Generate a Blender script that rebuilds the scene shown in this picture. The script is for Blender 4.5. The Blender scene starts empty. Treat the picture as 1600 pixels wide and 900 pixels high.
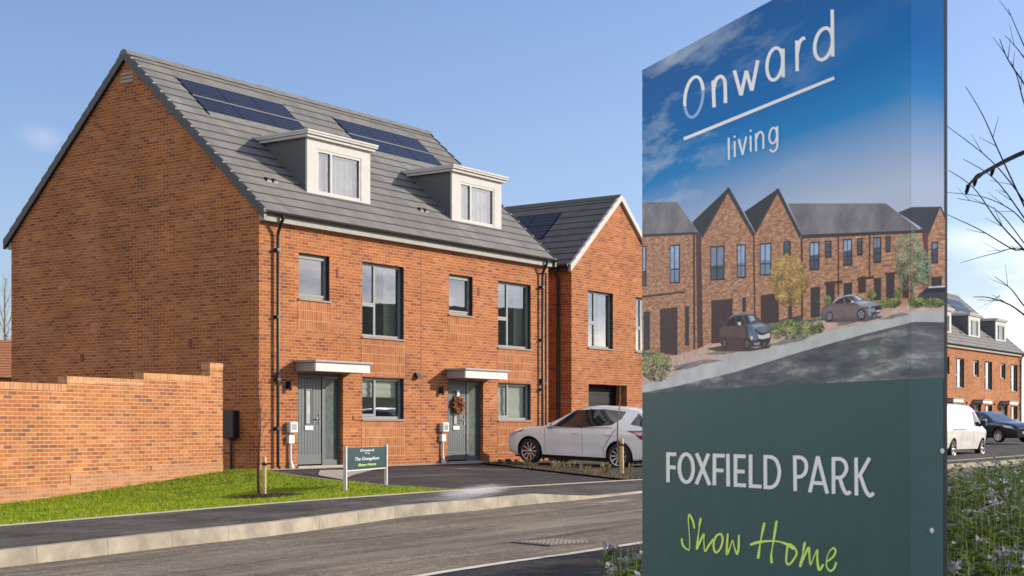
import bpy, bmesh, math, random
from mathutils import Vector, Matrix, noise
R = math.radians
random.seed(7)
SC = bpy.context.scene
COL = SC.collection

# ------------------------------------------------------------------ camera, sky, sun, exposure
F, HOR = 2266.0, 668.0            # focal length and horizon row, in pixels of a 1600 px wide picture
CAMZ = 1.30
cam = bpy.data.cameras.new('camera')
cam.lens = F / 1600 * 36
cam.sensor_width = 36
cam.shift_y = (HOR - 450) / 1600
cam.clip_start, cam.clip_end = 0.05, 3000
cam.dof.use_dof = True
cam.dof.focus_distance = 17
cam.dof.aperture_fstop = 9
camo = bpy.data.objects.new('camera', cam)
COL.objects.link(camo)
camo.location = (0, 0, CAMZ)
camo.rotation_euler = (R(90), 0, 0)
SC.camera = camo

SUN_EL = 20.0
SUN_DIR = Vector((0.975 * math.cos(R(SUN_EL)), 0.222 * math.cos(R(SUN_EL)), math.sin(R(SUN_EL)))).normalized()
world = bpy.data.worlds.new('World')
SC.world = world
world.use_nodes = True
wt = world.node_tree
bg = wt.nodes['Background']
sky = wt.nodes.new('ShaderNodeTexSky')
sky.sky_type = 'NISHITA'
sky.sun_disc = False
sky.sun_elevation = R(SUN_EL)
sky.sun_rotation = math.atan2(SUN_DIR.x, SUN_DIR.y)
sky.air_density, sky.dust_density, sky.ozone_density = 1.0, 1.1, 3.9
bg.inputs['Strength'].default_value = 0.128
# a few soft clouds low over the horizon
tc = wt.nodes.new('ShaderNodeTexCoord')
mp = wt.nodes.new('ShaderNodeMapping'); mp.inputs['Scale'].default_value = (1, 1, 2.6)
nz = wt.nodes.new('ShaderNodeTexNoise'); nz.inputs['Scale'].default_value = 5.5; nz.inputs['Detail'].default_value = 7
rp = wt.nodes.new('ShaderNodeValToRGB')
rp.color_ramp.elements[0].position = .36; rp.color_ramp.elements[1].position = .56
sx = wt.nodes.new('ShaderNodeSeparateXYZ')
band = wt.nodes.new('ShaderNodeMapRange'); band.inputs[1].default_value = .134; band.inputs[2].default_value = .102
mul = wt.nodes.new('ShaderNodeMath'); mul.operation = 'MULTIPLY'
# cloud bank sits to the right of the street only
sidem = wt.nodes.new('ShaderNodeMapRange'); sidem.inputs[1].default_value = .10; sidem.inputs[2].default_value = .28
mul2 = wt.nodes.new('ShaderNodeMath'); mul2.operation = 'MULTIPLY'
mx = wt.nodes.new('ShaderNodeMix'); mx.data_type = 'RGBA'
L = wt.links.new
L(tc.outputs['Generated'], mp.inputs['Vector']); L(mp.outputs[0], nz.inputs['Vector']); L(nz.outputs['Fac'], rp.inputs['Fac'])
L(tc.outputs['Generated'], sx.inputs[0]); L(sx.outputs['Z'], band.inputs[0]); L(sx.outputs['X'], sidem.inputs[0])
L(rp.outputs['Color'], mul.inputs[0]); L(band.outputs[0], mul.inputs[1])
L(mul.outputs[0], mul2.inputs[0]); L(sidem.outputs[0], mul2.inputs[1])
L(mul2.outputs[0], mx.inputs[0]); L(sky.outputs[0], mx.inputs[6]); mx.inputs[7].default_value = (7.6, 8.3, 8.4, 1)
# added broken cloud, out of view behind the viewer's left shoulder, brightening the shade
def wm(op, a, b):
    n = wt.nodes.new('ShaderNodeMath'); n.operation = op
    for k, v in ((0, a), (1, b)):
        if isinstance(v, (int, float)): n.inputs[k].default_value = v
        else: L(v, n.inputs[k])
    return n.outputs[0]
def wmap(v, a, b):
    n = wt.nodes.new('ShaderNodeMapRange'); n.interpolation_type = 'SMOOTHSTEP'; n.inputs[1].default_value = a; n.inputs[2].default_value = b; L(v, n.inputs[0]); return n.outputs[0]
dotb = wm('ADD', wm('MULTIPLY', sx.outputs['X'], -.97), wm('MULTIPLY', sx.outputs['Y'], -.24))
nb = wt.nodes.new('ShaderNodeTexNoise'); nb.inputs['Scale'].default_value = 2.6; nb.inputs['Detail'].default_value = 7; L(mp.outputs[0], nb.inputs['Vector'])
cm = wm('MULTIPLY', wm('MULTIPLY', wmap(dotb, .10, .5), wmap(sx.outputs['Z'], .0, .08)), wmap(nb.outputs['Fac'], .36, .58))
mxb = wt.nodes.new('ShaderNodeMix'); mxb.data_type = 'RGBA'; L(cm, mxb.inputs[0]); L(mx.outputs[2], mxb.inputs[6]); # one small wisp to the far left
wv = wt.nodes.new('ShaderNodeVectorMath'); wv.operation = 'SUBTRACT'; wv.inputs[1].default_value = (-.303, .933, .187); L(tc.outputs['Generated'], wv.inputs[0])
ws = wt.nodes.new('ShaderNodeVectorMath'); ws.operation = 'MULTIPLY'; ws.inputs[1].default_value = (70, 30, 110); L(wv.outputs[0], ws.inputs[0])
wl = wt.nodes.new('ShaderNodeVectorMath'); wl.operation = 'LENGTH'; L(ws.outputs[0], wl.inputs[0])
wn2 = wt.nodes.new('ShaderNodeTexNoise'); wn2.inputs['Scale'].default_value = 60; wn2.inputs['Detail'].default_value = 5; L(tc.outputs['Generated'], wn2.inputs['Vector'])
wsp = wm('MULTIPLY', wmap(wm('ADD', wl.outputs['Value'], wm('MULTIPLY', wn2.outputs['Fac'], .9)), 1.75, .3), .30)
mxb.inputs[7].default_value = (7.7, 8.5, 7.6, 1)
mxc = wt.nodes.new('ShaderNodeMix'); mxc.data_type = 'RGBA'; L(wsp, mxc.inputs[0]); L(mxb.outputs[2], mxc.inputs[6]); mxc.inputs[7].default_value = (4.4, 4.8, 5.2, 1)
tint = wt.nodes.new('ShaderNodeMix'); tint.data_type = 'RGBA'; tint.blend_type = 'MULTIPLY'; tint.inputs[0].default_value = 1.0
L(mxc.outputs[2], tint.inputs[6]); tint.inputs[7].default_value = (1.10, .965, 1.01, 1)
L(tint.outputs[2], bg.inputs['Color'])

sun = bpy.data.lights.new('sun', 'SUN')
sun.energy = 3.7
sun.angle = R(0.5)
sun.color = (1.0, .93, .775)
suno = bpy.data.objects.new('sun', sun)
COL.objects.link(suno)
suno.rotation_euler = SUN_DIR.to_track_quat('Z', 'Y').to_euler()
suno.location = (40, 10, 30)

SC.render.engine = 'CYCLES'
SC.view_settings.view_transform = 'Standard'
SC.view_settings.look = 'None'
SC.view_settings.exposure = 0.62
SC.view_settings.gamma = 1.0
SC.view_settings.use_curve_mapping = False
SC.cycles.use_denoising = True
SC.cycles.max_bounces = 6
SC.cycles.transparent_max_bounces = 12

# ------------------------------------------------------------------ street frame: s along the house fronts, v into the houses, w up from the house floor
TH = math.atan2(.8171, .5765)
UX, UY = math.cos(TH), math.sin(TH)
OX, OY, OZ = -5.594, 32.089, CAMZ - .92
def SV(s, v, w):
    return Vector((OX + s * UX - v * UY, OY + s * UY + v * UX, OZ + w))
def ray(px, py):
    r = (px - 800) / F
    return Vector((r, 1, (HOR - py) / F))
def at_w(px, py, w):               # the point of the level w seen at a picture position -> (s, v)
    d = ray(px, py); t = (OZ + w - CAMZ) / d.z
    x, y = d.x * t - OX, d.y * t - OY
    return (x * UX + y * UY, -x * UY + y * UX)
def at_z(px, py, Z):
    d = ray(px, py); return Vector((d.x * Z, Z, CAMZ + d.z * Z))

# ------------------------------------------------------------------ object helpers
def link(o, parent=None):
    COL.objects.link(o)
    if parent is not None: o.parent = parent
    return o
def tag(o, label=None, cat=None, group=None, kind=None):
    if label: o['label'] = label
    if cat: o['category'] = cat
    if group: o['group'] = group
    if kind: o['kind'] = kind
    return o
def empty(name, loc, rz=0, label=None, cat=None, group=None):
    o = bpy.data.objects.new(name, None); o.empty_display_size = .2
    o.location = loc; o.rotation_euler = (0, 0, rz)
    link(o); return tag(o, label, cat, group)
def copy_tree(o, parent=None):
    c = o.copy(); COL.objects.link(c)
    c.parent = parent
    for ch in list(o.children): copy_tree(ch, c)
    return c

class MB:
    def __init__(self): self.v = []; self.f = []; self.m = []; self.sm = []
    def add(self, pts, faces, mi=0, smooth=False):
        b = len(self.v); self.v += [tuple(p) for p in pts]
        for f in faces:
            self.f.append([b + i for i in f]); self.m.append(mi); self.sm.append(smooth)
    def face(self, pts, mi=0): self.add(pts, [list(range(len(pts)))], mi)
    def box(self, a, b, mi=0):
        x0, y0, z0 = a; x1, y1, z1 = b
        self.hexa([(x0, y0, z0), (x1, y0, z0), (x1, y1, z0), (x0, y1, z0)], [(x0, y0, z1), (x1, y0, z1), (x1, y1, z1), (x0, y1, z1)], mi)
    def hexa(self, lo, hi, mi=0):
        self.add(list(lo) + list(hi), [(3, 2, 1, 0), (4, 5, 6, 7), (0, 1, 5, 4), (1, 2, 6, 5), (2, 3, 7, 6), (3, 0, 4, 7)], mi)
    def tube(self, pts, rad, n=8, mi=0, caps=True):
        pts = [Vector(p) for p in pts]
        if not hasattr(rad, '__len__'): rad = [rad] * len(pts)
        rings = []; up = None
        for i, p in enumerate(pts):
            d = (pts[min(i + 1, len(pts) - 1)] - pts[max(i - 1, 0)])
            if d.length < 1e-9: d = Vector((0, 0, 1))
            d.normalize()
            a = d.orthogonal() if up is None else (up - d * up.dot(d))
            if a.length < 1e-6: a = d.orthogonal()
            a.normalize(); up = a; b = d.cross(a)
            rings.append([p + (a * math.cos(2 * math.pi * k / n) + b * math.sin(2 * math.pi * k / n)) * rad[i] for k in range(n)])
        V = [q for r in rings for q in r]; Fc = []
        for i in range(len(pts) - 1):
            for k in range(n):
                k2 = (k + 1) % n
                Fc.append((i * n + k, i * n + k2, (i + 1) * n + k2, (i + 1) * n + k))
        self.add(V, Fc, mi, True)
        if caps:
            self.add(rings[0][::-1], [list(range(n))], mi); self.add(rings[-1], [list(range(n))], mi)
    def lathe(self, prof, n=32, axis='y', c=(0, 0, 0), mi=0):       # prof: (radius, along)
        V = []; Fc = []; m = len(prof)
        for k in range(n):
            a = 2 * math.pi * k / n
            for r, h in prof:
                q = (r * math.cos(a), h, r * math.sin(a)) if axis == 'y' else (r * math.cos(a), r * math.sin(a), h)
                V.append((q[0] + c[0], q[1] + c[1], q[2] + c[2]))
        for k in range(n):
            k2 = (k + 1) % n
            for j in range(m - 1):
                Fc.append((k * m + j, k2 * m + j, k2 * m + j + 1, k * m + j + 1))
        self.add(V, Fc, mi, True)
    def build(self, name, mats, parent=None, bevel=0):
        me = bpy.data.meshes.new(name)
        me.from_pydata(self.v, [], self.f)
        if not isinstance(mats, (list, tuple)): mats = [mats]
        for m in mats: me.materials.append(m)
        me.polygons.foreach_set('material_index', self.m)
        me.polygons.foreach_set('use_smooth', self.sm)
        me.update()
        o = bpy.data.objects.new(name, me); link(o, parent)
        if bevel:
            b = o.modifiers.new('bevel', 'BEVEL'); b.width = bevel; b.segments = 2; b.limit_method = 'ANGLE'
        return o

def clip_half(poly, ax, val, keep_greater):
    out = []
    for i in range(len(poly)):
        a, b = poly[i], poly[(i + 1) % len(poly)]
        ina = (a[ax] >= val) == keep_greater or a[ax] == val
        inb = (b[ax] >= val) == keep_greater or b[ax] == val
        if ina: out.append(a)
        if ina != inb and a[ax] != b[ax]:
            t = (val - a[ax]) / (b[ax] - a[ax])
            out.append((a[0] + (b[0] - a[0]) * t, a[1] + (b[1] - a[1]) * t))
    return out
def grid_clip(poly, step, stepy=None):
    stepy = stepy or step
    xs = [p[0] for p in poly]; ys = [p[1] for p in poly]; out = []
    i0, i1 = math.floor(min(xs) / step), math.ceil(max(xs) / step)
    j0, j1 = math.floor(min(ys) / stepy), math.ceil(max(ys) / stepy)
    for i in range(i0, i1):
        c = clip_half(poly, 0, i * step, True)
        if len(c) < 3: continue
        c = clip_half(c, 0, (i + 1) * step, False)
        if len(c) < 3: continue
        for j in range(j0, j1):
            d = clip_half(c, 1, j * stepy, True)
            if len(d) < 3: continue
            d = clip_half(d, 1, (j + 1) * stepy, False)
            if len(d) >= 3: out.append(d)
    return out
def inside(p, poly):
    c = False; x, y = p
    for i in range(len(poly)):
        (x1, y1), (x2, y2) = poly[i], poly[i - 1]
        if (y1 > y) != (y2 > y) and x < (x2 - x1) * (y - y1) / (y2 - y1) + x1: c = not c
    return c
def interp(x, kn):
    if x <= kn[0][0]: return kn[0][1]
    for (a, fa), (b, fb) in zip(kn, kn[1:]):
        if x <= b: return fa + (fb - fa) * (x - a) / (b - a)
    return kn[-1][1]
def srgb(r, g, b, k=1.0):
    def f(c):
        c /= 255.0
        return min(.95, k * (c / 12.92 if c <= .04045 else ((c + .055) / 1.055) ** 2.4))
    return (f(r), f(g), f(b))

# ------------------------------------------------------------------ materials
class G:
    """tiny node-graph helper"""
    def __init__(self, name):
        self.mat = bpy.data.materials.new(name); self.mat.use_nodes = True
        self.t = self.mat.node_tree; self.b = self.t.nodes['Principled BSDF']
    def n(self, typ, **kw):
        x = self.t.nodes.new(typ)
        for k, v in kw.items(): setattr(x, k, v)
        return x
    def l(self, a, b): self.t.links.new(a, b)
    def val(self, sock, v):
        if hasattr(v, 'is_linked') or hasattr(v, 'links'): self.l(v, sock)
        else: sock.default_value = v
    def math(self, op, a, b=0.0, c=None):
        m = self.n('ShaderNodeMath', operation=op)
        self.val(m.inputs[0], a); self.val(m.inputs[1], b)
        if c is not None: self.val(m.inputs[2], c)
        return m.outputs[0]
    def coord(self):
        t = self.n('ShaderNodeTexCoord'); return t.outputs['Object']
    def noise(self, scale, detail=4, vec=None, rough=.55):
        x = self.n('ShaderNodeTexNoise'); x.inputs['Scale'].default_value = scale
        x.inputs['Detail'].default_value = detail; x.inputs['Roughness'].default_value = rough
        self.l(vec if vec is not None else self.coord(), x.inputs['Vector']); return x.outputs['Fac']
    def ramp(self, fac, stops, interp_='LINEAR'):
        r = self.n('ShaderNodeValToRGB'); cr = r.color_ramp; cr.interpolation = interp_
        while len(cr.elements) < len(stops): cr.elements.new(.5)
        for e, (p, c) in zip(cr.elements, stops):
            e.position = p; e.color = (*c, 1) if len(c) == 3 else c
        self.l(fac, r.inputs['Fac']); return r.outputs['Color']
    def mix(self, fac, a, b, mode='MIX'):
        m = self.n('ShaderNodeMix', data_type='RGBA', blend_type=mode)
        self.val(m.inputs[0], fac)
        for s_, v in ((m.inputs[6], a), (m.inputs[7], b)):
            self.val(s_, v if not isinstance(v, tuple) else ((*v, 1) if len(v) == 3 else v))
        return m.outputs[2]
    def bump(self, h, strength, dist):
        b = self.n('ShaderNodeBump'); b.inputs['Strength'].default_value = strength; b.inputs['Distance'].default_value = dist
        self.l(h, b.inputs['Height']); self.l(b.outputs[0], self.b.inputs['Normal'])
    def fin(self, col=None, rough=.6, metal=0, spec=.5):
        if col is not None: self.val(self.b.inputs['Base Color'], col if not isinstance(col, tuple) else (*col[:3], 1))
        self.val(self.b.inputs['Roughness'], rough); self.b.inputs['Metallic'].default_value = metal
        self.b.inputs['Specular IOR Level'].default_value = spec
        return self.mat

def plain(name, col, rough=.5, metal=0, var=.12, scale=6, spec=.5, coat=0):
    g = G(name)
    n = g.noise(scale, 5)
    c = g.ramp(n, [(.3, tuple(x * (1 - var) for x in col)), (.7, tuple(min(1, x * (1 + var)) for x in col))])
    if coat: g.b.inputs['Coat Weight'].default_value = coat; g.b.inputs['Coat Roughness'].default_value = .04
    return g.fin(c, rough, metal, spec)

def brick(name, soldier=False, tones=None, mortar=(.50, .305, .165), weather=.22):
    g = G(name)
    sp = g.n('ShaderNodeSeparateXYZ'); g.l(g.coord(), sp.inputs[0])
    U = g.math('ADD', sp.outputs[0], sp.outputs[1]); V = sp.outputs[2]
    bw, bh = (.075, .225) if soldier else (.225, .075)
    vv = g.math('DIVIDE', V, bh); row = g.math('FLOOR', vv)
    off = 0.0 if soldier else g.math('MULTIPLY', g.math('MODULO', g.math('ADD', row, 4000), 2.0), .5)
    uu = g.math('ADD', g.math('DIVIDE', U, bw), off); colm = g.math('FLOOR', uu)
    fu = g.math('FRACT', uu); fv = g.math('FRACT', vv)
    mu, mv = (.012 / bw, .016 / bh) if soldier else (.012 / bw, .013 / bh)
    mask = g.math('MAXIMUM', g.math('LESS_THAN', fu, mu), g.math('LESS_THAN', fv, mv))
    cb = g.n('ShaderNodeCombineXYZ'); g.l(colm, cb.inputs[0]); g.l(row, cb.inputs[1])
    wn = g.n('ShaderNodeTexWhiteNoise'); wn.noise_dimensions = '2D'; g.l(cb.outputs[0], wn.inputs['Vector'])
    tones = tones or [(0, (.28, .090, .048)), (.07, (.355, .108, .046)), (.20, (.425, .134, .047)), (.44, (.47, .155, .050)), (.76, (.50, .175, .058)), (.95, (.53, .21, .08))]
    c = g.ramp(wn.outputs['Value'], tones, 'CONSTANT' if not soldier else 'LINEAR')
    n1 = g.noise(38, 3)
    c = g.mix(.35, c, g.ramp(n1, [(.3, (.55, .55, .55)), (.7, (1, 1, 1))]), 'MULTIPLY')
    mpc = g.n('ShaderNodeMapping'); mpc.inputs['Scale'].default_value = (.55, .55, 2.2); g.l(g.coord(), mpc.inputs['Vector'])
    c = g.mix(1.0, c, g.ramp(g.noise(1.5, 6, mpc.outputs[0], .65), [(.34, (.76, .70, .67)), (.5, (.96, .93, .91)), (.68, (1.08, 1.08, 1.06))]), 'MULTIPLY')
    c = g.mix(mask, c, mortar)
    n2 = g.noise(.55, 5)
    c = g.mix(1.0, c, g.ramp(n2, [(.32, (1 - weather,) * 3), (.68, (1.0, 1.0, 1.0))]), 'MULTIPLY')
    n3 = g.noise(.8, 8, None, .62)
    c = g.mix(g.math('MULTIPLY', g.ramp(n3, [(.56, (0, 0, 0)), (.74, (1, 1, 1))]), .13), c, (.62, .44, .32))
    h = g.math('ADD', g.math('SUBTRACT', 1.0, mask), g.math('MULTIPLY', n1, .35))
    g.bump(h, .5, .008)
    return g.fin(c, .88, 0, .25)

def tile_mat(name, base, course_axis='y'):
    g = G(name)
    sp = g.n('ShaderNodeSeparateXYZ'); g.l(g.coord(), sp.inputs[0])
    a, b = (sp.outputs[0], sp.outputs[1]) if course_axis == 'y' else (sp.outputs[1], sp.outputs[0])
    row = g.math('FLOOR', g.math('DIVIDE', b, .259))
    uu = g.math('ADD', g.math('DIVIDE', a, .295), g.math('MULTIPLY', g.math('MODULO', g.math('ADD', row, 400), 2.0), .5))
    cb = g.n('ShaderNodeCombineXYZ'); g.l(g.math('FLOOR', uu), cb.inputs[0]); g.l(row, cb.inputs[1])
    wn = g.n('ShaderNodeTexWhiteNoise'); wn.noise_dimensions = '2D'; g.l(cb.outputs[0], wn.inputs['Vector'])
    c = g.ramp(wn.outputs['Value'], [(0, tuple(x * .86 for x in base)), (1, tuple(x * 1.12 for x in base))])
    joint = g.math('LESS_THAN', g.math('FRACT', uu), .022)
    c = g.mix(g.math('MULTIPLY', joint, .45), c, tuple(x * .3 for x in base))
    c = g.mix(1.0, c, g.ramp(g.noise(1.3, 6), [(.3, (.82, .82, .82)), (.7, (1.08, 1.08, 1.06))]), 'MULTIPLY')
    g.bump(g.noise(60, 3), .25, .006)
    return g.fin(c, .72, 0, .4)

M = {}
M['brick'] = brick('brick')
M['brick_soldier'] = brick('soldier_brick', True, [(0, (.37, .115, .044)), (.35, (.46, .150, .050)), (.8, (.50, .175, .060)), (1, (.53, .21, .08))], (.55, .34, .19))
M['garden_brick'] = brick('garden_brick', False, [(0, (.29, .115, .062)), (.07, (.38, .14, .058)), (.18, (.46, .165, .056)), (.45, (.51, .19, .062)), (.75, (.545, .22, .078)), (.93, (.58, .27, .11))], (.57, .385, .235), .2)
M['coping'] = brick('coping_brick', True, [(0, (.50, .21, .085)), (.5, (.58, .27, .115)), (1, (.63, .34, .16))], (.58, .40, .25), .1)
M['plinth'] = brick('plinth_brick', False, [(0, (.47, .22, .11)), (.3, (.52, .25, .125)), (.7, (.56, .28, .15))], (.56, .32, .19), .2)
M['tile'] = tile_mat('roof_tile', (.185, .174, .160))
M['tile_dark'] = tile_mat('roof_tile_dark', (.12, .12, .125), 'x')
M['flashing'] = plain('flashing', (.20, .195, .185), .8, spec=.1)
M['tile_lip_shade'] = plain('tile_lip_shade', (.045, .043, .041), .9)  # shadow line between tile courses, painted as a dark lip colour
M['ridge'] = plain('ridge_tile', (.15, .145, .14), .75)
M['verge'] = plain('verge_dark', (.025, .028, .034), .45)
M['white_bright'] = plain('white_fascia', (.64, .62, .59), .75, var=.04, spec=.12)
M['white'] = plain('white_trim', (.55, .53, .50), .75, var=.05, spec=.12)
M['fascia'] = plain('fascia_pale', (.38, .365, .34), .75, var=.10, spec=.12)
M['canopy_end'] = plain('canopy_grey', (.34, .32, .31), .7, var=.06, spec=.2)
M['cheek'] = plain('dormer_lead', (.085, .09, .10), .55, var=.1)
M['frame'] = plain('frame_grey', (.25, .25, .235), .55, var=.05, spec=.3)
M['frame_pale'] = plain('frame_pale', (.50, .49, .46), .6, var=.05, spec=.2)
M['door'] = plain('door_grey', (.088, .100, .104), .42, var=.05)
M['black'] = plain('black_plastic', (.012, .012, .014), .4)
M['dark'] = plain('dark_void', (.02, .02, .022), .7)
M['chrome'] = plain('chrome', (.72, .72, .72), .18, 1, .03)
M['meter'] = plain('meter_white', (.66, .66, .64), .4, var=.06)
M['vent'] = plain('terracotta_vent', (.20, .05, .03), .8)
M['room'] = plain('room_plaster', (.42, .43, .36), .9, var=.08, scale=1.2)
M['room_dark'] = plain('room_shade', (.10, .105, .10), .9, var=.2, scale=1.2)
M['blind'] = plain('fabric_blind', (.62, .60, .52), .8, var=.05)
M['net'] = plain('net_curtain', (.16, .165, .16), .9, var=.55, scale=2.5)
M['curtain'] = plain('curtain', (.40, .41, .30), .9, var=.06)
M['concrete'] = plain('concrete', (.36, .335, .295), .85, var=.18, scale=4)
M['slab'] = plain('paving_slab', (.38, .33, .28), .85, var=.14, scale=3)
M['wood'] = plain('stake_wood', (.50, .36, .16), .8, var=.2, scale=14)
M['bark'] = plain('bark', (.022, .019, .020), .95, var=.3, scale=20, spec=.04)
M['bark_pale'] = plain('bark_pale', (.22, .17, .13), .9, var=.3, scale=20)
M['bark_red'] = plain('bark_red', (.13, .06, .04), .9, var=.25, scale=20)
M['soil'] = plain('soil', (.075, .05, .032), .95, var=.4, scale=9)
M['tree_tie'] = M['black']

def glass_mat(name='window_glass', k=1.0):
    g = G(name)
    t = g.t; out = t.nodes['Material Output']
    tr = g.n('ShaderNodeBsdfTransparent'); tr.inputs[0].default_value = (.72, .78, .76, 1)
    gl = g.n('ShaderNodeBsdfGlossy'); gl.inputs['Roughness'].default_value = .015; gl.inputs['Color'].default_value = (.80, .90, 1, 1)
    lw = g.n('ShaderNodeLayerWeight'); lw.inputs['Blend'].default_value = .5
    fac = g.math('MULTIPLY', k, g.math('ADD', .06, g.math('MULTIPLY', g.math('POWER', lw.outputs['Facing'], 1.7), .9)))
    bp = g.n('ShaderNodeBump'); bp.inputs['Strength'].default_value = .02; bp.inputs['Distance'].default_value = .05
    g.l(g.noise(1.4, 2), bp.inputs['Height']); g.l(bp.outputs[0], gl.inputs['Normal'])
    mxs = g.n('ShaderNodeMixShader'); g.l(fac, mxs.inputs[0]); g.l(tr.outputs[0], mxs.inputs[1]); g.l(gl.outputs[0], mxs.inputs[2])
    g.l(mxs.outputs[0], out.inputs['Surface']); return g.mat
M['glass'] = glass_mat()
M['glass_dormer'] = glass_mat('dormer_glass', .55)
def frost_mat():
    g = G('obscured_glass'); return g.fin(g.ramp(g.noise(9, 4), [(.3, (.08, .10, .088)), (.7, (.13, .155, .14))]), .12, 0, 1.0)
M['frost'] = frost_mat()

def solar_mat():
    g = G('solar_cells')
    sp = g.n('ShaderNodeSeparateXYZ'); g.l(g.coord(), sp.inputs[0])
    def lines(s_, size, wdt): return g.math('LESS_THAN', g.math('FRACT', g.math('DIVIDE', s_, size)), wdt)
    a = g.math('MAXIMUM', lines(sp.outputs[0], .156, .09), lines(sp.outputs[1], .116, .11))
    c = g.mix(a, g.ramp(g.noise(3, 3), [(.3, (.004, .005, .010)), (.7, (.007, .008, .018))]), (.075, .085, .12))
    return g.fin(c, .3, 0, .3)
M['solar'] = solar_mat()

def tarmac(name, c0, c1, big=.6, patchy=.3, speck=True, marks=()):
    g = G(name)
    co = g.coord()
    base = g.mix(g.ramp(g.noise(big, 6, co), [(.35, (0, 0, 0)), (.65, (1, 1, 1))]), c0, c1)
    fine = g.noise(42, 5, co, .75)
    base = g.mix(1.0, base, g.ramp(fine, [(.30, (.30, .30, .30)), (.5, (.92, .92, .92)), (.72, (2.1, 2.0, 1.9))]), 'MULTIPLY')
    sm_ = g.n('ShaderNodeMapping', vector_type='TEXTURE'); sm_.inputs['Rotation'].default_value = (0, 0, TH + .03); sm_.inputs['Scale'].default_value = (4.5, .28, 1); g.l(co, sm_.inputs['Vector'])
    base = g.mix(1.0, base, g.ramp(g.noise(1.0, 6, sm_.outputs[0], .65), [(.34, (.66, .66, .68)), (.5, (1, 1, 1)), (.66, (1.36, 1.32, 1.26))]), 'MULTIPLY')
    med = g.noise(7, 5, co, .7)
    base = g.mix(1.0, base, g.ramp(med, [(.34, (.72, .72, .72)), (.66, (1.26, 1.25, 1.22))]), 'MULTIPLY')
    base = g.mix(g.ramp(g.noise(30, 2, co), [(.735, (0, 0, 0)), (.77, (1, 1, 1))]), base, (.42, .37, .30))
    # pale dusty marks: (x, y, rx, ry, angle, strength)
    for (x, y, rx, ry, an, st, col) in marks:
        m = g.n('ShaderNodeMapping', vector_type='TEXTURE'); m.inputs['Location'].default_value = (x, y, 0)
        m.inputs['Rotation'].default_value = (0, 0, an); m.inputs['Scale'].default_value = (rx, ry, 1e3)
        g.l(co, m.inputs['Vector'])
        ln = g.n('ShaderNodeVectorMath', operation='LENGTH'); g.l(m.outputs[0], ln.inputs[0])
        mp2 = g.n('ShaderNodeMapping'); mp2.inputs['Rotation'].default_value = (0, 0, -an); mp2.inputs['Scale'].default_value = (1, 3.5, 1); g.l(co, mp2.inputs['Vector'])
        s_ = g.math('SUBTRACT', 1.95, g.math('ADD', ln.outputs['Value'], g.math('MULTIPLY', g.noise(3.6, 8, mp2.outputs[0], .72), 2.2)))
        mr = g.n('ShaderNodeMapRange'); mr.inputs[1].default_value = .0; mr.inputs[2].default_value = .6; mr.inputs[4].default_value = st
        g.l(s_, mr.inputs[0])
        base = g.mix(mr.outputs[0], base, col)
    g.bump(fine, 1.0, .02)
    return g.fin(base, .9, 0, .25)

def paint(name, col, flake=0.0, rough=.28):
    g = G(name); g.b.inputs['Coat Weight'].default_value = .8; g.b.inputs['Coat Roughness'].default_value = .03
    c = g.ramp(g.noise(2.2, 4), [(.3, tuple(x * .95 for x in col)), (.7, tuple(min(1, x * 1.03) for x in col))])
    return g.fin(c, rough, flake, .5)
M['paint_white'] = paint('car_paint_white', (.92, .93, .92))
M['paint_van'] = paint('van_paint_white', (.78, .75, .69))
M['paint_black'] = paint('car_paint_black', (.012, .014, .02))
M['car_glass'] = plain('car_glass', (.015, .017, .022), .04, 0, .05, spec=1.0)
M['seam'] = plain('panel_seam', (.16, .16, .17), .6)
M['tyre'] = plain('tyre', (.018, .018, .018), .85)
M['alloy'] = plain('alloy', (.55, .54, .53), .3, .7, .05)
M['rim_dark'] = plain('rim_dark', (.007, .007, .007), .5)
M['red_lens'] = plain('red_lens', (.42, .012, .03), .12, 0, .1)
M['clear_lens'] = plain('clear_lens', (.55, .56, .58), .1, 0, .1)
M['amber'] = plain('amber_lens', (.55, .22, .08), .2)

# ------------------------------------------------------------------ ground heights
# kerb line: picture column, foot of the kerb row, distance of the kerb from the viewer's side
kerb_px = [(0, 887), (110, 874), (222, 860), (320, 849), (420, 838), (540, 821.5), (634, 807.5), (696, 802), (756, 796.5), (809, 790), (856, 785.6), (909, 781), (1005, 770)]
KD = [(0, 12.15), (365, 12.3), (665, 13.0), (1005, 13.05)]
KN = []
for px, py in kerb_px:
    r = (px - 800) / F; D = interp(px, KD); Z = D / (.5765 - .8171 * r)
    X, Y = r * Z - OX, Z - OY
    KN.append((X * UX + Y * UY, D - 23.07, (HOR - py) / F * Z + .92))
ks = [(k[0], k[1]) for k in KN]; kw = [(k[0], k[2]) for k in KN]
ks = [(-40, ks[0][1] - .4)] + ks + [(3, -10.02), (90, -10.0)]
kw = [(-40, kw[0][1] - .30), (-20, kw[0][1] - .12)] + kw + [(4, -.20), (20, -.20), (50, -.06), (90, .0)]
def vk(s): return interp(s, ks)
def wr(s): return interp(s, kw)                                     # road level
KH = [(-40, .165), (-3.9, .165), (-1.9, .03), (4.6, .03), (6.2, .12), (90, .12)]
def kh(s): return interp(s, KH)                                     # kerb upstand
def edge_w(s): return interp(s, [(-40, -.62), (-20, -.36), (-12.7, -.225), (-8, -.15), (-4.4, -.12), (2, -.12), (20, -.10), (50, .05), (90, .1)])
def base_w(s): return interp(s, [(-40, -1.2), (-20, -.85), (-6.6, -.44), (-4, -.27), (-.6, -.02), (20, -.01), (46, .22), (90, .25)])
VE = -8.5
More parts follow.
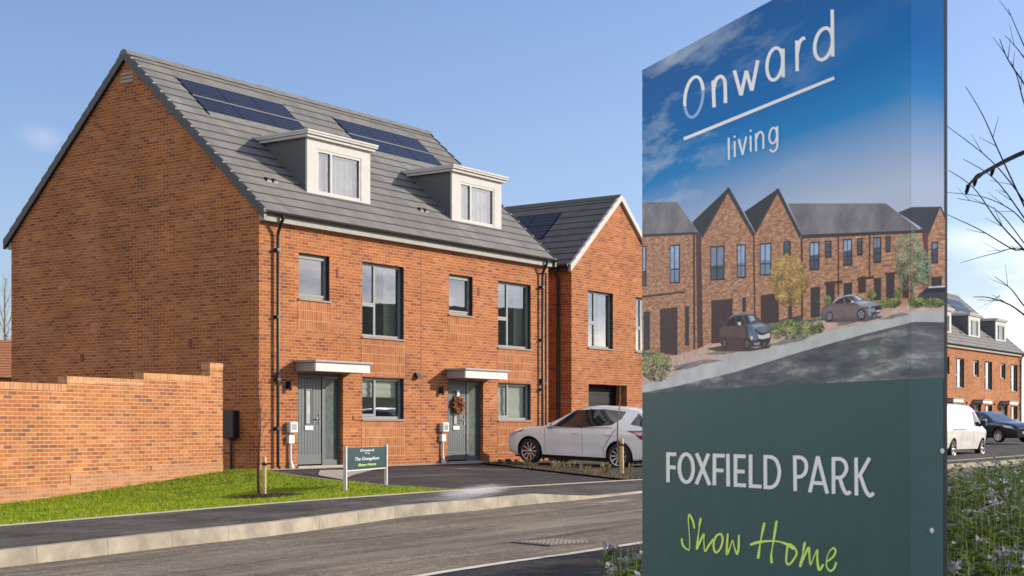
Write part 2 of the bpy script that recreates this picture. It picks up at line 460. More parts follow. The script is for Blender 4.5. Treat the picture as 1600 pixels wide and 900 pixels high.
def wg(s, v):
    k = vk(s) + .13
    if v <= k: return wr(s) + kh(s)
    if v <= VE:
        t = (v - k) / (VE - k); return (wr(s) + kh(s)) * (1 - t) + edge_w(s) * t
    t = min(1, (v - VE) / (-.3 - VE)); t2 = t if s > -1 else t ** .8
    return edge_w(s) * (1 - t2) + base_w(s) * t2

def patch(name, poly, mat, lift=0.0, hf=wg, step=.5, kind='structure'):
    mb = MB()
    for f in grid_clip(poly, step):
        mb.face([SV(s, v, hf(s, v) + lift) for s, v in f])
    o = mb.build(name, mat)
    bm = bmesh.new(); bm.from_mesh(o.data); bmesh.ops.remove_doubles(bm, verts=bm.verts, dist=1e-4); bmesh.ops.recalc_face_normals(bm, faces=bm.faces)
    bm.to_mesh(o.data); bm.free()
    return tag(o, kind=kind)

# ------------------------------------------------------------------ terrain, road, paths
def terr(s, v): return min(wr(s), base_w(s) if v > -2 else 9) - .14
mb = MB()
gs = [-900, -300, -100, -60, -40, -30] + [x * 2 - 24 for x in range(0, 58)] + [120, 200, 500, 1500]
gv = [-900, -300, -100, -60, -40] + [x * 2 - 30 for x in range(0, 26)] + [40, 80, 200, 600, 1500]
V = [SV(s, v, terr(s, v)) for s in gs for v in gv]; Fc = []
nv = len(gv)
for i in range(len(gs) - 1):
    for j in range(nv - 1): Fc.append((i * nv + j, (i + 1) * nv + j, (i + 1) * nv + j + 1, i * nv + j + 1))
mb.add(V, Fc)
def ground_mat():
    g = G('rough_ground'); return g.fin(g.ramp(g.noise(.8, 7), [(.3, (.045, .05, .022)), (.55, (.075, .065, .035)), (.75, (.10, .08, .05))]), .95, 0, .2)
tag(mb.build('terrain', ground_mat()), kind='structure')

EV = -14.95                                                          # pale edging on the near side of the carriageway
def P2(px, py, w):
    p = at_w(px, py, w); q = SV(p[0], p[1], 0); return q.x, q.y
def roadside(s, v): return wr(s)
mxy = P2(600, 870, -.42); mx2 = P2(880, 818, -.33); mx3 = P2(350, 880, -.45); mx4 = P2(960, 800, -.3)
road_mat = tarmac('road_tarmac', (.15, .123, .096), (.23, .19, .148), .5, marks=[
    (*mxy, 4.5, .35, TH, .42, (.32, .285, .235)), (*mx2, 5.0, .4, TH, .45, (.33, .295, .24)), (*mx3, 2.5, .8, TH, .3, (.32, .285, .24)), (*mx4, 3.0, .25, TH, .35, (.33, .295, .24)),
    (*P2(960, 779, -.25), .9, .12, TH, .75, (.55, .54, .52)), (*P2(600, 813, -.36), .75, .14, TH, .9, (.022, .018, .014)), (*P2(660, 809, -.34), .9, .07, TH, .55, (.05, .035, .025)),
    (*P2(560, 845, -.4), 1.6, .10, TH, .5, (.05, .045, .04)), (*P2(240, 875, -.44), 2.2, .12, TH, .4, (.06, .055, .05)), (*P2(900, 833, -.35), 2.5, .16, TH, .4, (.055, .05, .045))])
ss = [-40, -30, -24] + [x * .5 - 20 for x in range(0, 80)] + [20 + x * 4 for x in range(0, 19)]
def ribbon(name, fa, fb, mat, n=6, lift=0):
    mb = MB(); V = []; Fc = []
    for s in ss:
        a, b = fa(s), fb(s)
        for k in range(n + 1):
            t = k / n; V.append(SV(s, a[0] * (1 - t) + b[0] * t, a[1] * (1 - t) + b[1] * t + lift))
    for i in range(len(ss) - 1):
        for k in range(n): Fc.append((i * (n + 1) + k, (i + 1) * (n + 1) + k, (i + 1) * (n + 1) + k + 1, i * (n + 1) + k + 1))
    mb.add(V, Fc); return tag(mb.build(name, mat), kind='structure')
ribbon('road', lambda s: (EV + .02, wr(s)), lambda s: (vk(s) + .02, wr(s)), road_mat, 10)
dark_tar = tarmac('footway_tarmac', (.030, .026, .028), (.052, .045, .047), .9)
ribbon('near_footway', lambda s: (EV - 5.5, wr(s) + .004), lambda s: (EV - .05, wr(s) + .004), dark_tar, 6)
ribbon('edging_line', lambda s: (EV - .07, wr(s) + .012), lambda s: (EV + .05, wr(s) + .012), plain('edging_pale', (.58, .54, .48), .8, var=.2, scale=5), 1)

# kerb units, one piece of concrete each joint drawn as a gap
kerbmat = plain('kerb_concrete', (.34, .295, .225), .9, var=.30, scale=3.2, spec=.2)
mb = MB()
s = -24.0
while s < 40:
    s1 = s + .914
    lo, hi = [], []
    for (q, dv) in ((s + .001, -.012), (s1 - .001, -.012), (s1 - .001, .13), (s + .001, .13)):
        lo.append(SV(q, vk(q) + dv, wr(q) - .05))
    for (q, dv) in ((s + .001, .012), (s1 - .001, .012), (s1 - .001, .13), (s + .001, .13)):
        hi.append(SV(q, vk(q) + dv, wr(q) + kh(q)))
    mb.hexa(lo, hi); s = s1 + .001
kerb = tag(mb.build('kerb', kerbmat, bevel=.003), kind='structure')

path_mat = tarmac('path_tarmac', (.054, .047, .046), (.112, .100, .094), 1.2, marks=[
    (*P2(744, 766, -.12), 3.2, .62, R(84), .95, (.60, .58, .56)), (*P2(690, 776, -.13), 2.0, .35, TH, .5, (.26, .24, .23)), (*P2(970, 764, -.14), 1.6, .2, TH, .6, (.48, .46, .44)),
    (*P2(80, 840, -.24), 3.0, .4, TH, .5, (.12, .10, .075)), (*P2(960, 757, -.13), 3.0, .5, TH, .6, (.12, .105, .085))])
def pa(s):
    k = vk(s) + .125; return (k, wr(s) + kh(s) - .003)
ribbon('footpath', pa, lambda s: (VE - .03, edge_w(s)), path_mat, 6, 0)
drive_mat = tarmac('drive_tarmac', (.042, .034, .035), (.074, .062, .062), .8, marks=[
    (*P2(744, 766, -.12), 3.4, .62, R(84), .9, (.58, .56, .55)), (*P2(660, 742, -.06), 2.6, .5, TH, .45, (.16, .14, .135)), (*P2(725, 730, -.02), .5, .2, 1.0, .8, (.42, .40, .38)), (*P2(775, 731, -.02), 1.2, .12, TH - .8, .7, (.42, .40, .38))])
LE = [(-.55, -.75), (-3.75, VE + .03)]                                # lawn / drive boundary
ST0, ST1 = [(7.4, -.55), (1.55, VE + .03)], [(8.35, -.55), (2.7, VE + .03)]     # planting strip, its two long sides
patch('driveway', [LE[0], (-.3, -.62), (7.4, -.62), ST0[0], ST0[1], LE[1]], drive_mat, -.004)
patch('parking_bay', [(8.35, -.03), ST1[0], ST1[1], (40, VE + .03), (40, -.03)], tarmac('bay_tarmac', (.055, .048, .047), (.095, .085, .08), .7), -.006, step=1.0)
patch('forecourt', [(40, VE + .03), (90, VE + .03), (90, 5.4), (40, 5.4)], bpy.data.materials['bay_tarmac'], -.006, step=1.5)
patch('planting_strip', [ST0[0], ST1[0], ST1[1], ST0[1]], M['soil'], .03)
patch('side_yard', [(-.01, -.02), (40, -.02), (40, 16), (-.01, 16)], bpy.data.materials['rough_ground'], -.03, step=1.0)
patch('apron', [(-.3, .0), (8.3, .0), (8.3, -.6), (-.3, -.6)], M['slab'], .012)
patch('flag_path', [at_w(500, 735, -.03), at_w(588, 732.5, -.02), at_w(536, 745, -.045), at_w(497, 741, -.04)], M['slab'], .008)
# back-of-path edging
mb = MB()
s = -24.0
while s < 60:
    s1 = s + .91
    a = [SV(q, VE + d, edge_w(q) - .05) for q, d in ((s, -.03), (s1, -.03), (s1, .03), (s, .03))]
    b = [SV(q, VE + d, edge_w(q) + .014) for q, d in ((s, -.03), (s1, -.03), (s1, .03), (s, .03))]
    mb.hexa(a, b); s = s1 + .006
tag(mb.build('path_edging', plain('edging_concrete', (.38, .33, .25), .85, var=.15, scale=5)), kind='structure')
# edging of the drive against the lawn
mb = MB()
for t in range(12):
    a = Vector(LE[0]).lerp(Vector(LE[1]), t / 12); b = Vector(LE[0]).lerp(Vector(LE[1]), (t + .97) / 12)
    n_ = Vector((b - a)).orthogonal().normalized() * .025
    pts = [a - n_, b - n_, b + n_, a + n_]
    mb.hexa([SV(p[0], p[1], wg(*p) - .06) for p in pts], [SV(p[0], p[1], wg(*p) + .012) for p in pts])
tag(mb.build('drive_edging', M['concrete']), kind='structure')

# lawn
WA = Vector((-.73, .35)); WDIR = Vector((-1.0, .072)).normalized()    # garden wall starts on the gable and runs to the left
_a = at_z(348, 731, 32.8)
def sv_of(P):
    x, y = P.x - OX, P.y - OY; return Vector((x * UX + y * UY, -x * UY + y * UX))
_wd = Vector((-(1900 - 800) / F, -1.0)).normalized()
WDIR = Vector((_wd.x * UX + _wd.y * UY, -_wd.x * UY + _wd.y * UX))
WLEN = 11.0
wl_end = WA + WDIR * WLEN
LAWN = [LE[1], LE[0], (-.05, -.5), (-.02, .6), (WA.x, WA.y), (wl_end.x, wl_end.y - .0), (-20.0, VE + .03)]
lawn_mat = G('lawn_base'); lawn_mat = lawn_mat.fin(lawn_mat.ramp(lawn_mat.noise(2.2, 6), [(.3, (.05, .075, .010)), (.7, (.10, .14, .016))]), .95, 0, .2)
patch('lawn', LAWN, lawn_mat, .0, step=.4)

def leaf_mat(name, tones, trans=.35):
    g = G(name)
    n = g.n('ShaderNodeTexWhiteNoise'); n.noise_dimensions = '3D'
    geo = g.n('ShaderNodeNewGeometry')
    vm = g.n('ShaderNodeVectorMath', operation='SNAP'); vm.inputs[1].default_value = (.05, .05, .2)
    g.l(geo.outputs['Position'], vm.inputs[0]); g.l(vm.outputs[0], n.inputs['Vector'])
    big = g.noise(1.5, 5)
    f = g.math('ADD', g.math('MULTIPLY', n.outputs['Value'], .48), g.math('MULTIPLY', big, .52))
    c = g.ramp(f, tones)
    g.fin(c, .6, 0, .25)
    tl = g.n('ShaderNodeBsdfTranslucent'); g.l(c, tl.inputs['Color'])
    ms = g.n('ShaderNodeMixShader'); ms.inputs[0].default_value = trans
    g.l(g.b.outputs[0], ms.inputs[1]); g.l(tl.outputs[0], ms.inputs[2]); g.l(ms.outputs[0], g.t.nodes['Material Output'].inputs['Surface'])
    return g.mat
M['grass'] = leaf_mat('grass_blade', [(.18, (.07, .12, .008)), (.42, (.22, .34, .012)), (.62, (.40, .47, .020)), (.82, (.50, .46, .07))], .4)
rnd = random.Random(3)
mb = MB(); n = 0
MULCH = (at_w(413, 767, -.13)[0], at_w(413, 767, -.13)[1])
while n < 80000:
    s = rnd.uniform(-15.5, -.1); v = rnd.uniform(VE, .6)
    if not inside((s, v), LAWN): continue
    if ((s - MULCH[0]) / .62) ** 2 + ((v - MULCH[1]) / .62) ** 2 < 1 + .4 * math.sin(s * 9) and rnd.random() < .96: continue
    if noise.noise(Vector((s * 1.7, v * 1.7, 8))) < -.28 and rnd.random() < .8: n += 1; continue
    P = SV(s + rnd.uniform(-.05, .05), v + rnd.uniform(-.06, .03), wg(s, v)); n += 1
    cl = noise.noise(Vector((s * .9, v * .9, 0))) * .5 + .5
    h = rnd.uniform(.02, .05) * (.55 + 1.1 * cl); a = rnd.uniform(0, 6.283); w_ = rnd.uniform(.004, .009)
    dx, dy = math.cos(a), math.sin(a); ln = rnd.uniform(-.03, .03); lm = rnd.uniform(-.03, .03)
    mb.add([P + Vector((-dx * w_, -dy * w_, 0)), P + Vector((dx * w_, dy * w_, 0)), P + Vector((ln, lm, h))], [(0, 1, 2)])
tag(mb.build('lawn_grass', M['grass'], None), 'short bright green grass covering the lawn in front of the garden wall', 'grass', kind='stuff')

# manhole cover
e = at_w(866, 849.5, -.385)
mh = empty('manhole_cover', SV(e[0], e[1], wr(e[0])), TH - .25, 'rectangular chequered metal cover set into the road', 'manhole cover')
mb = MB(); mb.box((-.36, -.33, .0), (.36, .33, .010)); mb.build('frame', plain('cover_frame', (.09, .08, .07), .7), mh)
mb = MB()
for i in range(9):
    for j in range(8):
        x, y = -.30 + i * .066, -.27 + j * .068
        mb.box((x, y, .010), (x + .045, y + .045, .019))
mb.build('tread_pattern', plain('cover_tread', (.30, .27, .22), .6, .3), mh)

# ------------------------------------------------------------------ buildings
def wall_cells(mb, x0, x1, z0, z1, holes, y=0, depth=.15, mi=0):
    xs = sorted(set([x0, x1] + [h[0] for h in holes] + [h[1] for h in holes])); zs = sorted(set([z0, z1] + [h[2] for h in holes] + [h[3] for h in holes]))
    for i in range(len(xs) - 1):
        for j in range(len(zs) - 1):
            cx, cz = (xs[i] + xs[i + 1]) / 2, (zs[j] + zs[j + 1]) / 2
            if any(h[0] < cx < h[1] and h[2] < cz < h[3] for h in holes): continue
            mb.face([(xs[i], y, zs[j]), (xs[i + 1], y, zs[j]), (xs[i + 1], y, zs[j + 1]), (xs[i], y, zs[j + 1])], mi)
    for h in holes:
        d = h[4] if len(h) > 4 else depth; a, b, c, e_ = h[:4]
        mb.face([(a, y, c), (a, y, e_), (a, y + d, e_), (a, y + d, c)], mi); mb.face([(b, y, e_), (b, y, c), (b, y + d, c), (b, y + d, e_)], mi)
        mb.face([(a, y, e_), (b, y, e_), (b, y + d, e_), (a, y + d, e_)], mi); mb.face([(b, y, c), (a, y, c), (a, y + d, c), (b, y + d, c)], mi)

def roof_slope(mb, f, u0, u1, n, step=.038, mi=0, gap=True):
    """stepped courses of tiles; f(u, t, lift) gives a point, t from 0 at the eave to 1 at the ridge"""
    for i in range(n):
        t0, t1 = i / n, (i + 1) / n
        a, b, c, d = f(u0, t0, step), f(u1, t0, step), f(u1, t1 + .004, .006), f(u0, t1 + .004, .006)
        mb.face([a, b, c, d], mi); mb.face([f(u0, t0, -.01), f(u1, t0, -.01), b, a], mi + 1 if gap else mi)  # lip faces take the dark painted-shadow colour

def window(parent, x0, x1, z0, z1, y, kind, fm='frame', inner='room', sill=True, depth=1.3, blind=0, paneM='glass'):
    w = .062; mb = MB(); d0, d1 = y + .105, y + .165
    def bar(a, b, c, d, e0=0.0): mb.box((a, d0 - e0, c), (b, d1, d))
    bar(x0, x1, z1 - w, z1); bar(x0, x1, z0, z0 + w); bar(x0, x0 + w, z0 + w, z1 - w); bar(x1 - w, x1, z0 + w, z1 - w)
    W = x1 - x0
    if kind == 'tall':
        m = x0 + .36 * W; bar(m - .035, m + .035, z0 + w, z1 - w); zt = z0 + .44 * (z1 - z0)
        bar(x0 + w, m - .035, zt - .05, zt + .05)
    elif kind == 'ground':
        m = x0 + .37 * W; bar(m - .035, m + .035, z0 + w, z1 - w)
        bar(x0 + w, m - .035, z0 + w, z0 + w + .06, .012)
    elif kind == 'dormer':
        m = x0 + .32 * W; bar(m - .035, m + .035, z0 + w, z1 - w)
    elif kind == 'small':
        c = .05
        mb.box((x0 + w, d0 - .012, z1 - w - c), (x1 - w, d1 - .02, z1 - w)); mb.box((x0 + w, d0 - .012, z0 + w), (x1 - w, d1 - .02, z0 + w + c))
        mb.box((x0 + w, d0 - .012, z0 + w + c), (x0 + w + .03, d1 - .02, z1 - w - c)); mb.box((x1 - w - .03, d0 - .012, z0 + w + c), (x1 - w, d1 - .02, z1 - w - c))
    o = mb.build('window', M[fm], parent)
    mb = MB(); mb.face([(x0 + .02, d1 - .03, z0 + .02), (x1 - .02, d1 - .03, z0 + .02), (x1 - .02, d1 - .03, z1 - .02), (x0 + .02, d1 - .03, z1 - .02)])
    mb.build('pane', M[paneM], o)
    if sill:
        mb = MB(); mb.hexa([(x0 - .03, y - .045, z0 - .045), (x1 + .03, y - .045, z0 - .045), (x1 + .03, d0 - .002, z0 - .045), (x0 - .03, d0 - .002, z0 - .045)],
                           [(x0 - .03, y - .045, z0 - .02), (x1 + .03, y - .045, z0 - .02), (x1 + .03, d0 - .002, z0 - .003), (x0 - .03, d0 - .002, z0 - .003)])
        mb.build('sill', M[fm], o)
    if inner and paneM == 'glass':
        a, b = x0 - .35, x1 + .12; yb = d1 + depth; z0_, z1_ = z0 - .5, z1 + .12
        mb = MB(); y1 = d1 + .004
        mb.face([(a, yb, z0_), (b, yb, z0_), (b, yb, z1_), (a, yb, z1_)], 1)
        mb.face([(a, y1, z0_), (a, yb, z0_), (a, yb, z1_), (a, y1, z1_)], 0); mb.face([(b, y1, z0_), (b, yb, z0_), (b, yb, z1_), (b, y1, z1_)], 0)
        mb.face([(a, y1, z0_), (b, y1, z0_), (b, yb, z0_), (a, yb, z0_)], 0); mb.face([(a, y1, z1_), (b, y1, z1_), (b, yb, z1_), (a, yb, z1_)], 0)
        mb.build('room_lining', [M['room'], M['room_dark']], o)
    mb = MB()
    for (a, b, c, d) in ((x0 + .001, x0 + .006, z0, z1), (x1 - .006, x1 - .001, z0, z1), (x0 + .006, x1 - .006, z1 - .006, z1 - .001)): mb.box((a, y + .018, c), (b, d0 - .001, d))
    mb.build('reveal_shade', M['verge'], o)  # dark strips paint the shade of the reveal on its sides and head
    if kind == 'tall' and inner:
        mb = MB(); nf = 12; xa, xb = x1 - .30 * W, x1 - .03
        for k in range(nf):
            a, b = xa + (xb - xa) * k / nf, xa + (xb - xa) * (k + 1) / nf
            mb.face([(a, d1 + .10 + .05 * (k % 2), z0 + .02), (b, d1 + .10 + .05 * ((k + 1) % 2), z0 + .02), (b, d1 + .10 + .05 * ((k + 1) % 2), z1), (a, d1 + .10 + .05 * (k % 2), z1)])
        mb.build('curtain', M['curtain'], o)
    if blind:
        mb = MB(); zt = z1 - .05; n_ = 5; hb = blind * (z1 - z0)
        for k in range(n_):
            za, zb = zt - hb * k / n_, zt - hb * (k + 1) / n_
            mb.face([(x0 + .03, d1 + .05 + .015 * (k % 2), za), (x1 - .03, d1 + .05 + .015 * (k % 2), za), (x1 - .03, d1 + .065 - .015 * (k % 2), zb), (x0 + .03, d1 + .065 - .015 * (k % 2), zb)])
        mb.build('blind', M['blind'], o)
    return o

def door(parent, x0, x1, xs, z1, y, side=True):
    """grooved leaf from x0 to x1, glazed side light up to xs"""
    d = y + .10
    mb = MB()
    mb.box((x0, d, .04), (x0 + .05, d + .07, z1)); mb.box((x1 - .02, d - .01, .04), (x1 + .08, d + .07, z1)); mb.box((xs - .06, d, .04), (xs, d + .07, z1))
    mb.box((x0 + .05, d, z1 - .06), (x1 - .02, d + .07, z1)); mb.box((x1 + .08, d, z1 - .08), (xs - .06, d + .07, z1)); mb.box((x1 + .08, d, .04), (xs - .06, d + .07, .16))
    fr = mb.build('door_frame', M['door'], parent)
    mb = MB(); mb.face([(x1 + .08, d + .05, .16), (xs - .06, d + .05, .16), (xs - .06, d + .05, z1 - .08), (x1 + .08, d + .05, z1 - .08)])
    mb.build('side_light', M['frost'], fr)
    mb = MB(); a, b = x0 + .055, x1 - .025; W = b - a; g0, g1 = a + .40 * W, a + .58 * W; zl, zh = 1.02, 1.78; nb = 9
    for k in range(nb):
        xa, xb = a + W * k / nb + .006, a + W * (k + 1) / nb - .006
        if xb > g0 - .03 and xa < g1 + .03:
            mb.box((xa, d + .012, .30), (xb, d + .05, zl - .04)); mb.box((xa, d + .012, zh + .04), (xb, d + .05, z1 - .07))
        else: mb.box((xa, d + .012, .30), (xb, d + .05, z1 - .07))
    mb.box((a, d + .022, .07), (b, d + .055, z1 - .065)); mb.box((a, d + .008, .07), (b, d + .05, .30))
    lf = mb.build('door', M['door'], parent)
    mb = MB()
    for (p, q, r_, t_) in ((g0 - .03, g1 + .03, zl - .04, zl), (g0 - .03, g1 + .03, zh, zh + .04), (g0 - .03, g0, zl, zh), (g1, g1 + .03, zl, zh)): mb.box((p, d - .005, r_), (q, d + .05, t_))
    mb.build('glazing_trim', M['door'], lf)
    mb = MB(); mb.box((g0, d + .012, zl), (g1, d + .03, zh)); mb.build('glazing', plain('door_glazing', (.42, .43, .41), .2, var=.15) if 'door_glazing' not in bpy.data.materials else bpy.data.materials['door_glazing'], lf)
    mb = MB(); mb.box((g0 - .06, d - .012, .86), (g1 + .06, d + .012, .96)); mb.build('letter_plate', M['meter'], lf, .006)
    mb = MB(); mb.box((b - .10, d - .006, 1.0), (b - .06, d + .012, 1.24)); mb.tube([(b - .08, d, 1.14), (b - .08, d - .05, 1.14), (b - .21, d - .05, 1.135)], .011, 8)
    mb.build('handle', M['chrome'], lf)
    mb = MB(); mb.box((x0 - .02, y - .06, -.02), (xs + .02, d + .07, .038)); mb.build('threshold', M['slab'], parent)

def canopy(parent, x0, x1, z0, z1, pr):
    mb = MB()
    mb.box((x0 + .06, -pr + .05, z0), (x1 - .06, -.004, z1 - .05), 0)
    o = mb.build('canopy', M['canopy_end'], parent)
    mb = MB(); mb.box((x0 + .058, -pr, z0 - .002), (x1 - .058, -pr + .048, z1 - .052)); mb.build('canopy_fascia', M['white_bright'], o, .004)
    mb = MB(); mb.box((x0, -pr - .05, z1 - .048), (x1, -.006, z1)); mb.build('canopy_top', M['fascia'], o, .006)

def solar_array(parent, x0, x1, roof_y0, roof_y1, nx, ny, fz):
    for j in range(ny):
        for i in range(nx):
            a = x0 + (x1 - x0) * i / nx + .012; b = x0 + (x1 - x0) * (i + 1) / nx - .012
            c = roof_y0 + (roof_y1 - roof_y0) * j / ny + .015; d = roof_y0 + (roof_y1 - roof_y0) * (j + 1) / ny - .015
            mb = MB(); mb.hexa([(a, c, fz(c) + .01), (b, c, fz(c) + .01), (b, d, fz(d) + .01), (a, d, fz(d) + .01)], [(a, c, fz(c) + .065), (b, c, fz(c) + .065), (b, d, fz(d) + .065), (a, d, fz(d) + .065)])
            mb.build('solar_panel', M['solar'], parent)
    mb = MB()
    for j in range(ny + 1):
        y = roof_y0 + (roof_y1 - roof_y0) * j / ny
        wd = (.05, .014, .018)[j] if ny == 2 else .02
        mb.hexa([(x0, y - wd, fz(y - wd) + .01), (x1, y - wd, fz(y - wd) + .01), (x1, y + wd, fz(y + wd) + .01), (x0, y + wd, fz(y + wd) + .01)],
                [(x0, y - wd, fz(y - wd) + .07), (x1, y - wd, fz(y - wd) + .07), (x1, y + wd, fz(y + wd) + .07), (x0, y + wd, fz(y + wd) + .07)])
    mb.build('solar_rail', M['flashing'], parent)

def dormer(parent, x0, fz):
    x1 = x0 + 2.27; y = .6; zb, zt = fz(y) - .06, 7.84
    wx0, wx1, wz0, wz1 = x0 + .35, x1 - .34, 6.50, 7.55
    mb = MB(); wall_cells(mb, x0, x1, zb, zt, [(wx0, wx1, wz0, wz1)], y, .06)
    mb.face([(x0, y, zb), (x0, y + .05, zb), (x0, y + .05, zt), (x0, y, zt)]); mb.face([(x1, y, zb), (x1, y + .05, zb), (x1, y + .05, zt), (x1, y, zt)])
    o = mb.build('dormer', M['white'], parent)
    mb = MB(); yr = (zt - 5.9) / .9
    for x in (x0, x1): 
        xo = x + (.003 if x == x0 else -.003)
        mb = MB(); mb.face([(xo, y + .05, fz(y + .05) - .1), (xo, y + .05, zt), (xo, yr + .1, zt), (xo, yr + .1, fz(yr) - .05)]); mb.build('cheek', M['cheek'], o)
    mb = MB(); mb.box((x0 - .13, y - .14, zt), (x1 + .13, yr + .12, zt + .05)); mb.box((x0 - .09, y - .09, zt - .07), (x1 + .09, yr + .08, zt - .001)); mb.box((x0 - .14, y - .16, zt + .05), (x1 + .14, yr + .16, zt + .10))
    mb.build('flat_roof', M['white'], o, .006)
    mb = MB(); w = .06; d0, d1 = y + .012, y + .075
    def bar(a, b, c, d): mb.box((a, d0, c), (b, d1, d))
    bar(wx0, wx1, wz1 - w, wz1); bar(wx0, wx1, wz0, wz0 + w); bar(wx0, wx0 + w, wz0 + w, wz1 - w); bar(wx1 - w, wx1, wz0 + w, wz1 - w)
    m = wx0 + .32 * (wx1 - wx0); bar(m - .035, m + .035, wz0 + w, wz1 - w)
    mb.build('window_frame', M['frame_pale'], o)
    mb = MB(); mb.face([(wx0 + .02, d1 - .02, wz0 + .02), (wx1 - .02, d1 - .02, wz0 + .02), (wx1 - .02, d1 - .02, wz1 - .02), (wx0 + .02, d1 - .02, wz1 - .02)]); mb.build('pane', M['glass_dormer'], o)
    mb = MB(); y1 = d1 + .06
    nfold = 26
    for k in range(nfold):
        a = wx0 + (wx1 - wx0) * k / nfold; b = wx0 + (wx1 - wx0) * (k + 1) / nfold
        q0, q1 = y1 + .014 * math.sin(k * 1.9) + .01, y1 + .014 * math.sin((k + 1) * 1.9) + .01
        mb.face([(a, q0, wz0), (b, q1, wz0), (b, q1, wz1), (a, q0, wz1)])
    mb.build('net_curtain', M['net'], o)

def semi(name, loc, units, label, verge_mat='verge', full=True):
    root = empty(name, loc, TH, label, 'house')
    Ln = 5.6 * units + .3; DP = 8.87; half = DP / 2
    fz = lambda y: 5.9 + .9 * y
    holes = []
    for u in range(units):
        o = 5.6 * u
        holes += [(1.26 + o, 2.29 + o, 3.88, 4.92), (3.45 + o, 5.02 + o, 3.12, 4.92), (3.45 + o, 5.02 + o, 1.13, 2.14), (1.22 + o, 2.76 + o, -.02, 2.15, .17)]
    mb = MB(); wall_cells(mb, 0, Ln, -.9, 5.80, holes)
    for x in (0, Ln): mb.face([(x, 0, -.9), (x, DP, -.9), (x, DP, fz(0) - .15), (x, half, fz(half) - .15), (x, 0, fz(0) - .15)])
    mb.face([(0, DP, -.9), (Ln, DP, -.9), (Ln, DP, 5.75), (0, DP, 5.75)])
    mb.build('wall', M['brick'], root)
    # roof
    mb = MB(); y0 = -.23
    fF = lambda u, t, l: (u, y0 + (half - y0) * t, fz(y0 + (half - y0) * t) + l)
    fB = lambda u, t, l: (u, DP - y0 - (half - y0) * t, fz(y0 + (half - y0) * t) + l)
    roof_slope(mb, fF, -.06, Ln + .06, 18); roof_slope(mb, fB, -.06, Ln + .06, 18)
    rf = mb.build('roof', [M['tile'], M['tile_lip_shade']], root)
    mb = MB(); k = 0; x = -.09
    while x < Ln + .05:
        x1 = min(x + .44, Ln + .09); r_ = .0 if k % 2 else .006
        mb.add([(xx, half + dy, fz(half) + dz + r_) for xx in (x, x1) for dy, dz in ((-.16, -.09), (-.09, .02), (0, .055), (.09, .02), (.16, -.09))],
               [(i, i + 1, i + 6, i + 5) for i in range(4)] + [(0, 1, 2, 3, 4), (5, 6, 7, 8, 9)]); x = x1 + .003; k += 1
    mb.build('ridge', M['ridge'], rf)
    mb = MB()
    for x0, x1 in ((-.085, -.002), (Ln + .002, Ln + .085)):
        n_ = 18; mb = MB()
        for f in (fF, fB):
            for i in range(n_):
                t0, t1 = i / n_, (i + 1) / n_
                p0, p1 = f(0, t0, 0), f(0, t1, 0)
                mb.hexa([(x0, p0[1], p0[2] - .19), (x1, p0[1], p0[2] - .19), (x1, p1[1], p1[2] - .19), (x0, p1[1], p1[2] - .19)],
                        [(x0, p0[1], p0[2] + .062), (x1, p0[1], p0[2] + .062), (x1, p1[1], p1[2] + .030), (x0, p1[1], p1[2] + .030)])
        mb.build('verge', M[verge_mat], rf)
    # eaves: fascia, soffit, gutter
    mb = MB()
    for sy in (1, -1):
        ya, yb = (-.17, -.002) if sy == 1 else (DP + .002, DP + .17)
        mb = MB(); mb.box((-.002, ya, 5.50), (Ln + .002, yb, 5.685)); mb.build('fascia', M['fascia'], root)
    for sy in (1, -1):
        c = -.24 if sy == 1 else DP + .24
        mb = MB(); pts = [(c + .058 * math.cos(a), 5.70 + .058 * math.sin(a) * 1.1) for a in [math.pi + math.pi * i / 8 for i in range(9)]]
        mb.add([(x, y, z) for x in (-.05, Ln + .05) for y, z in pts], [(i, i + 1, i + 10, i + 9) for i in range(8)], 0, True)
        mb.add([(x, y, z) for x in (-.05, Ln + .05) for y, z in [(c - .068, 5.705), (c - .058, 5.705)]], [(0, 1, 3, 2)])
        mb.build('gutter', M['black'], root)
    def pipe(x, dv=0):
        mb = MB(); mb.tube([(x, -.24, 5.66), (x, -.24, 5.56), (x, -.20, 5.50), (x, -.10, 5.30), (x, -.085, 5.2), (x, -.085, .06), (x, -.14, .02)], .037, 10)
        for z in (4.9, 3.4, 2.0, .9): mb.box((x - .055, -.13, z - .03), (x + .055, -.002, z + .03))
        mb.build('downpipe', M['black'], root)
    pipe(.50); pipe(Ln - .42)
    mb = MB(); mb.tube([(Ln - .20, -.06, 5.32), (Ln - .20, -.06, .05)], .03, 8); mb.tube([(Ln - .42, -.08, 5.32), (Ln - .20, -.06, 5.32)], .025, 8); mb.build('waste_pipe', plain('brown_pipe', (.10, .03, .02), .5), root)
    for u in range(units):
        o = 5.6 * u
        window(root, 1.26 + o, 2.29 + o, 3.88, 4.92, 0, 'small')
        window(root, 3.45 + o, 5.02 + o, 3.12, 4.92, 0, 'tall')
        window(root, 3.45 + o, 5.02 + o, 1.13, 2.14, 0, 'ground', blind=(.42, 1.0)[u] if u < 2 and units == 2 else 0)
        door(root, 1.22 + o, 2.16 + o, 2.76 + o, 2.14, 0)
        canopy(root, 1.10 + o, 3.08 + o, 2.20, 2.45, .62)
        for (a, b, c, d) in ((1.22, 2.33, 3.155, 3.83), (3.41, 5.06, 2.165, 3.066), (3.41, 5.06, .18, 1.08)):
            mb = MB(); mb.box((a + o, -.006, c), (b + o, .01, d)); mb.build('brick_panel', M['brick_soldier'], root)
        mb = MB(); mb.box((2.52 + o, -.012, 4.44), (2.60 + o, .01, 4.66)); mb.build('air_vent', M['vent'], root)
        mb = MB(); mb.box((3.10 + o, -.012, 1.10), (3.16 + o, .01, 1.2)); mb.build('air_vent', M['vent'], root)
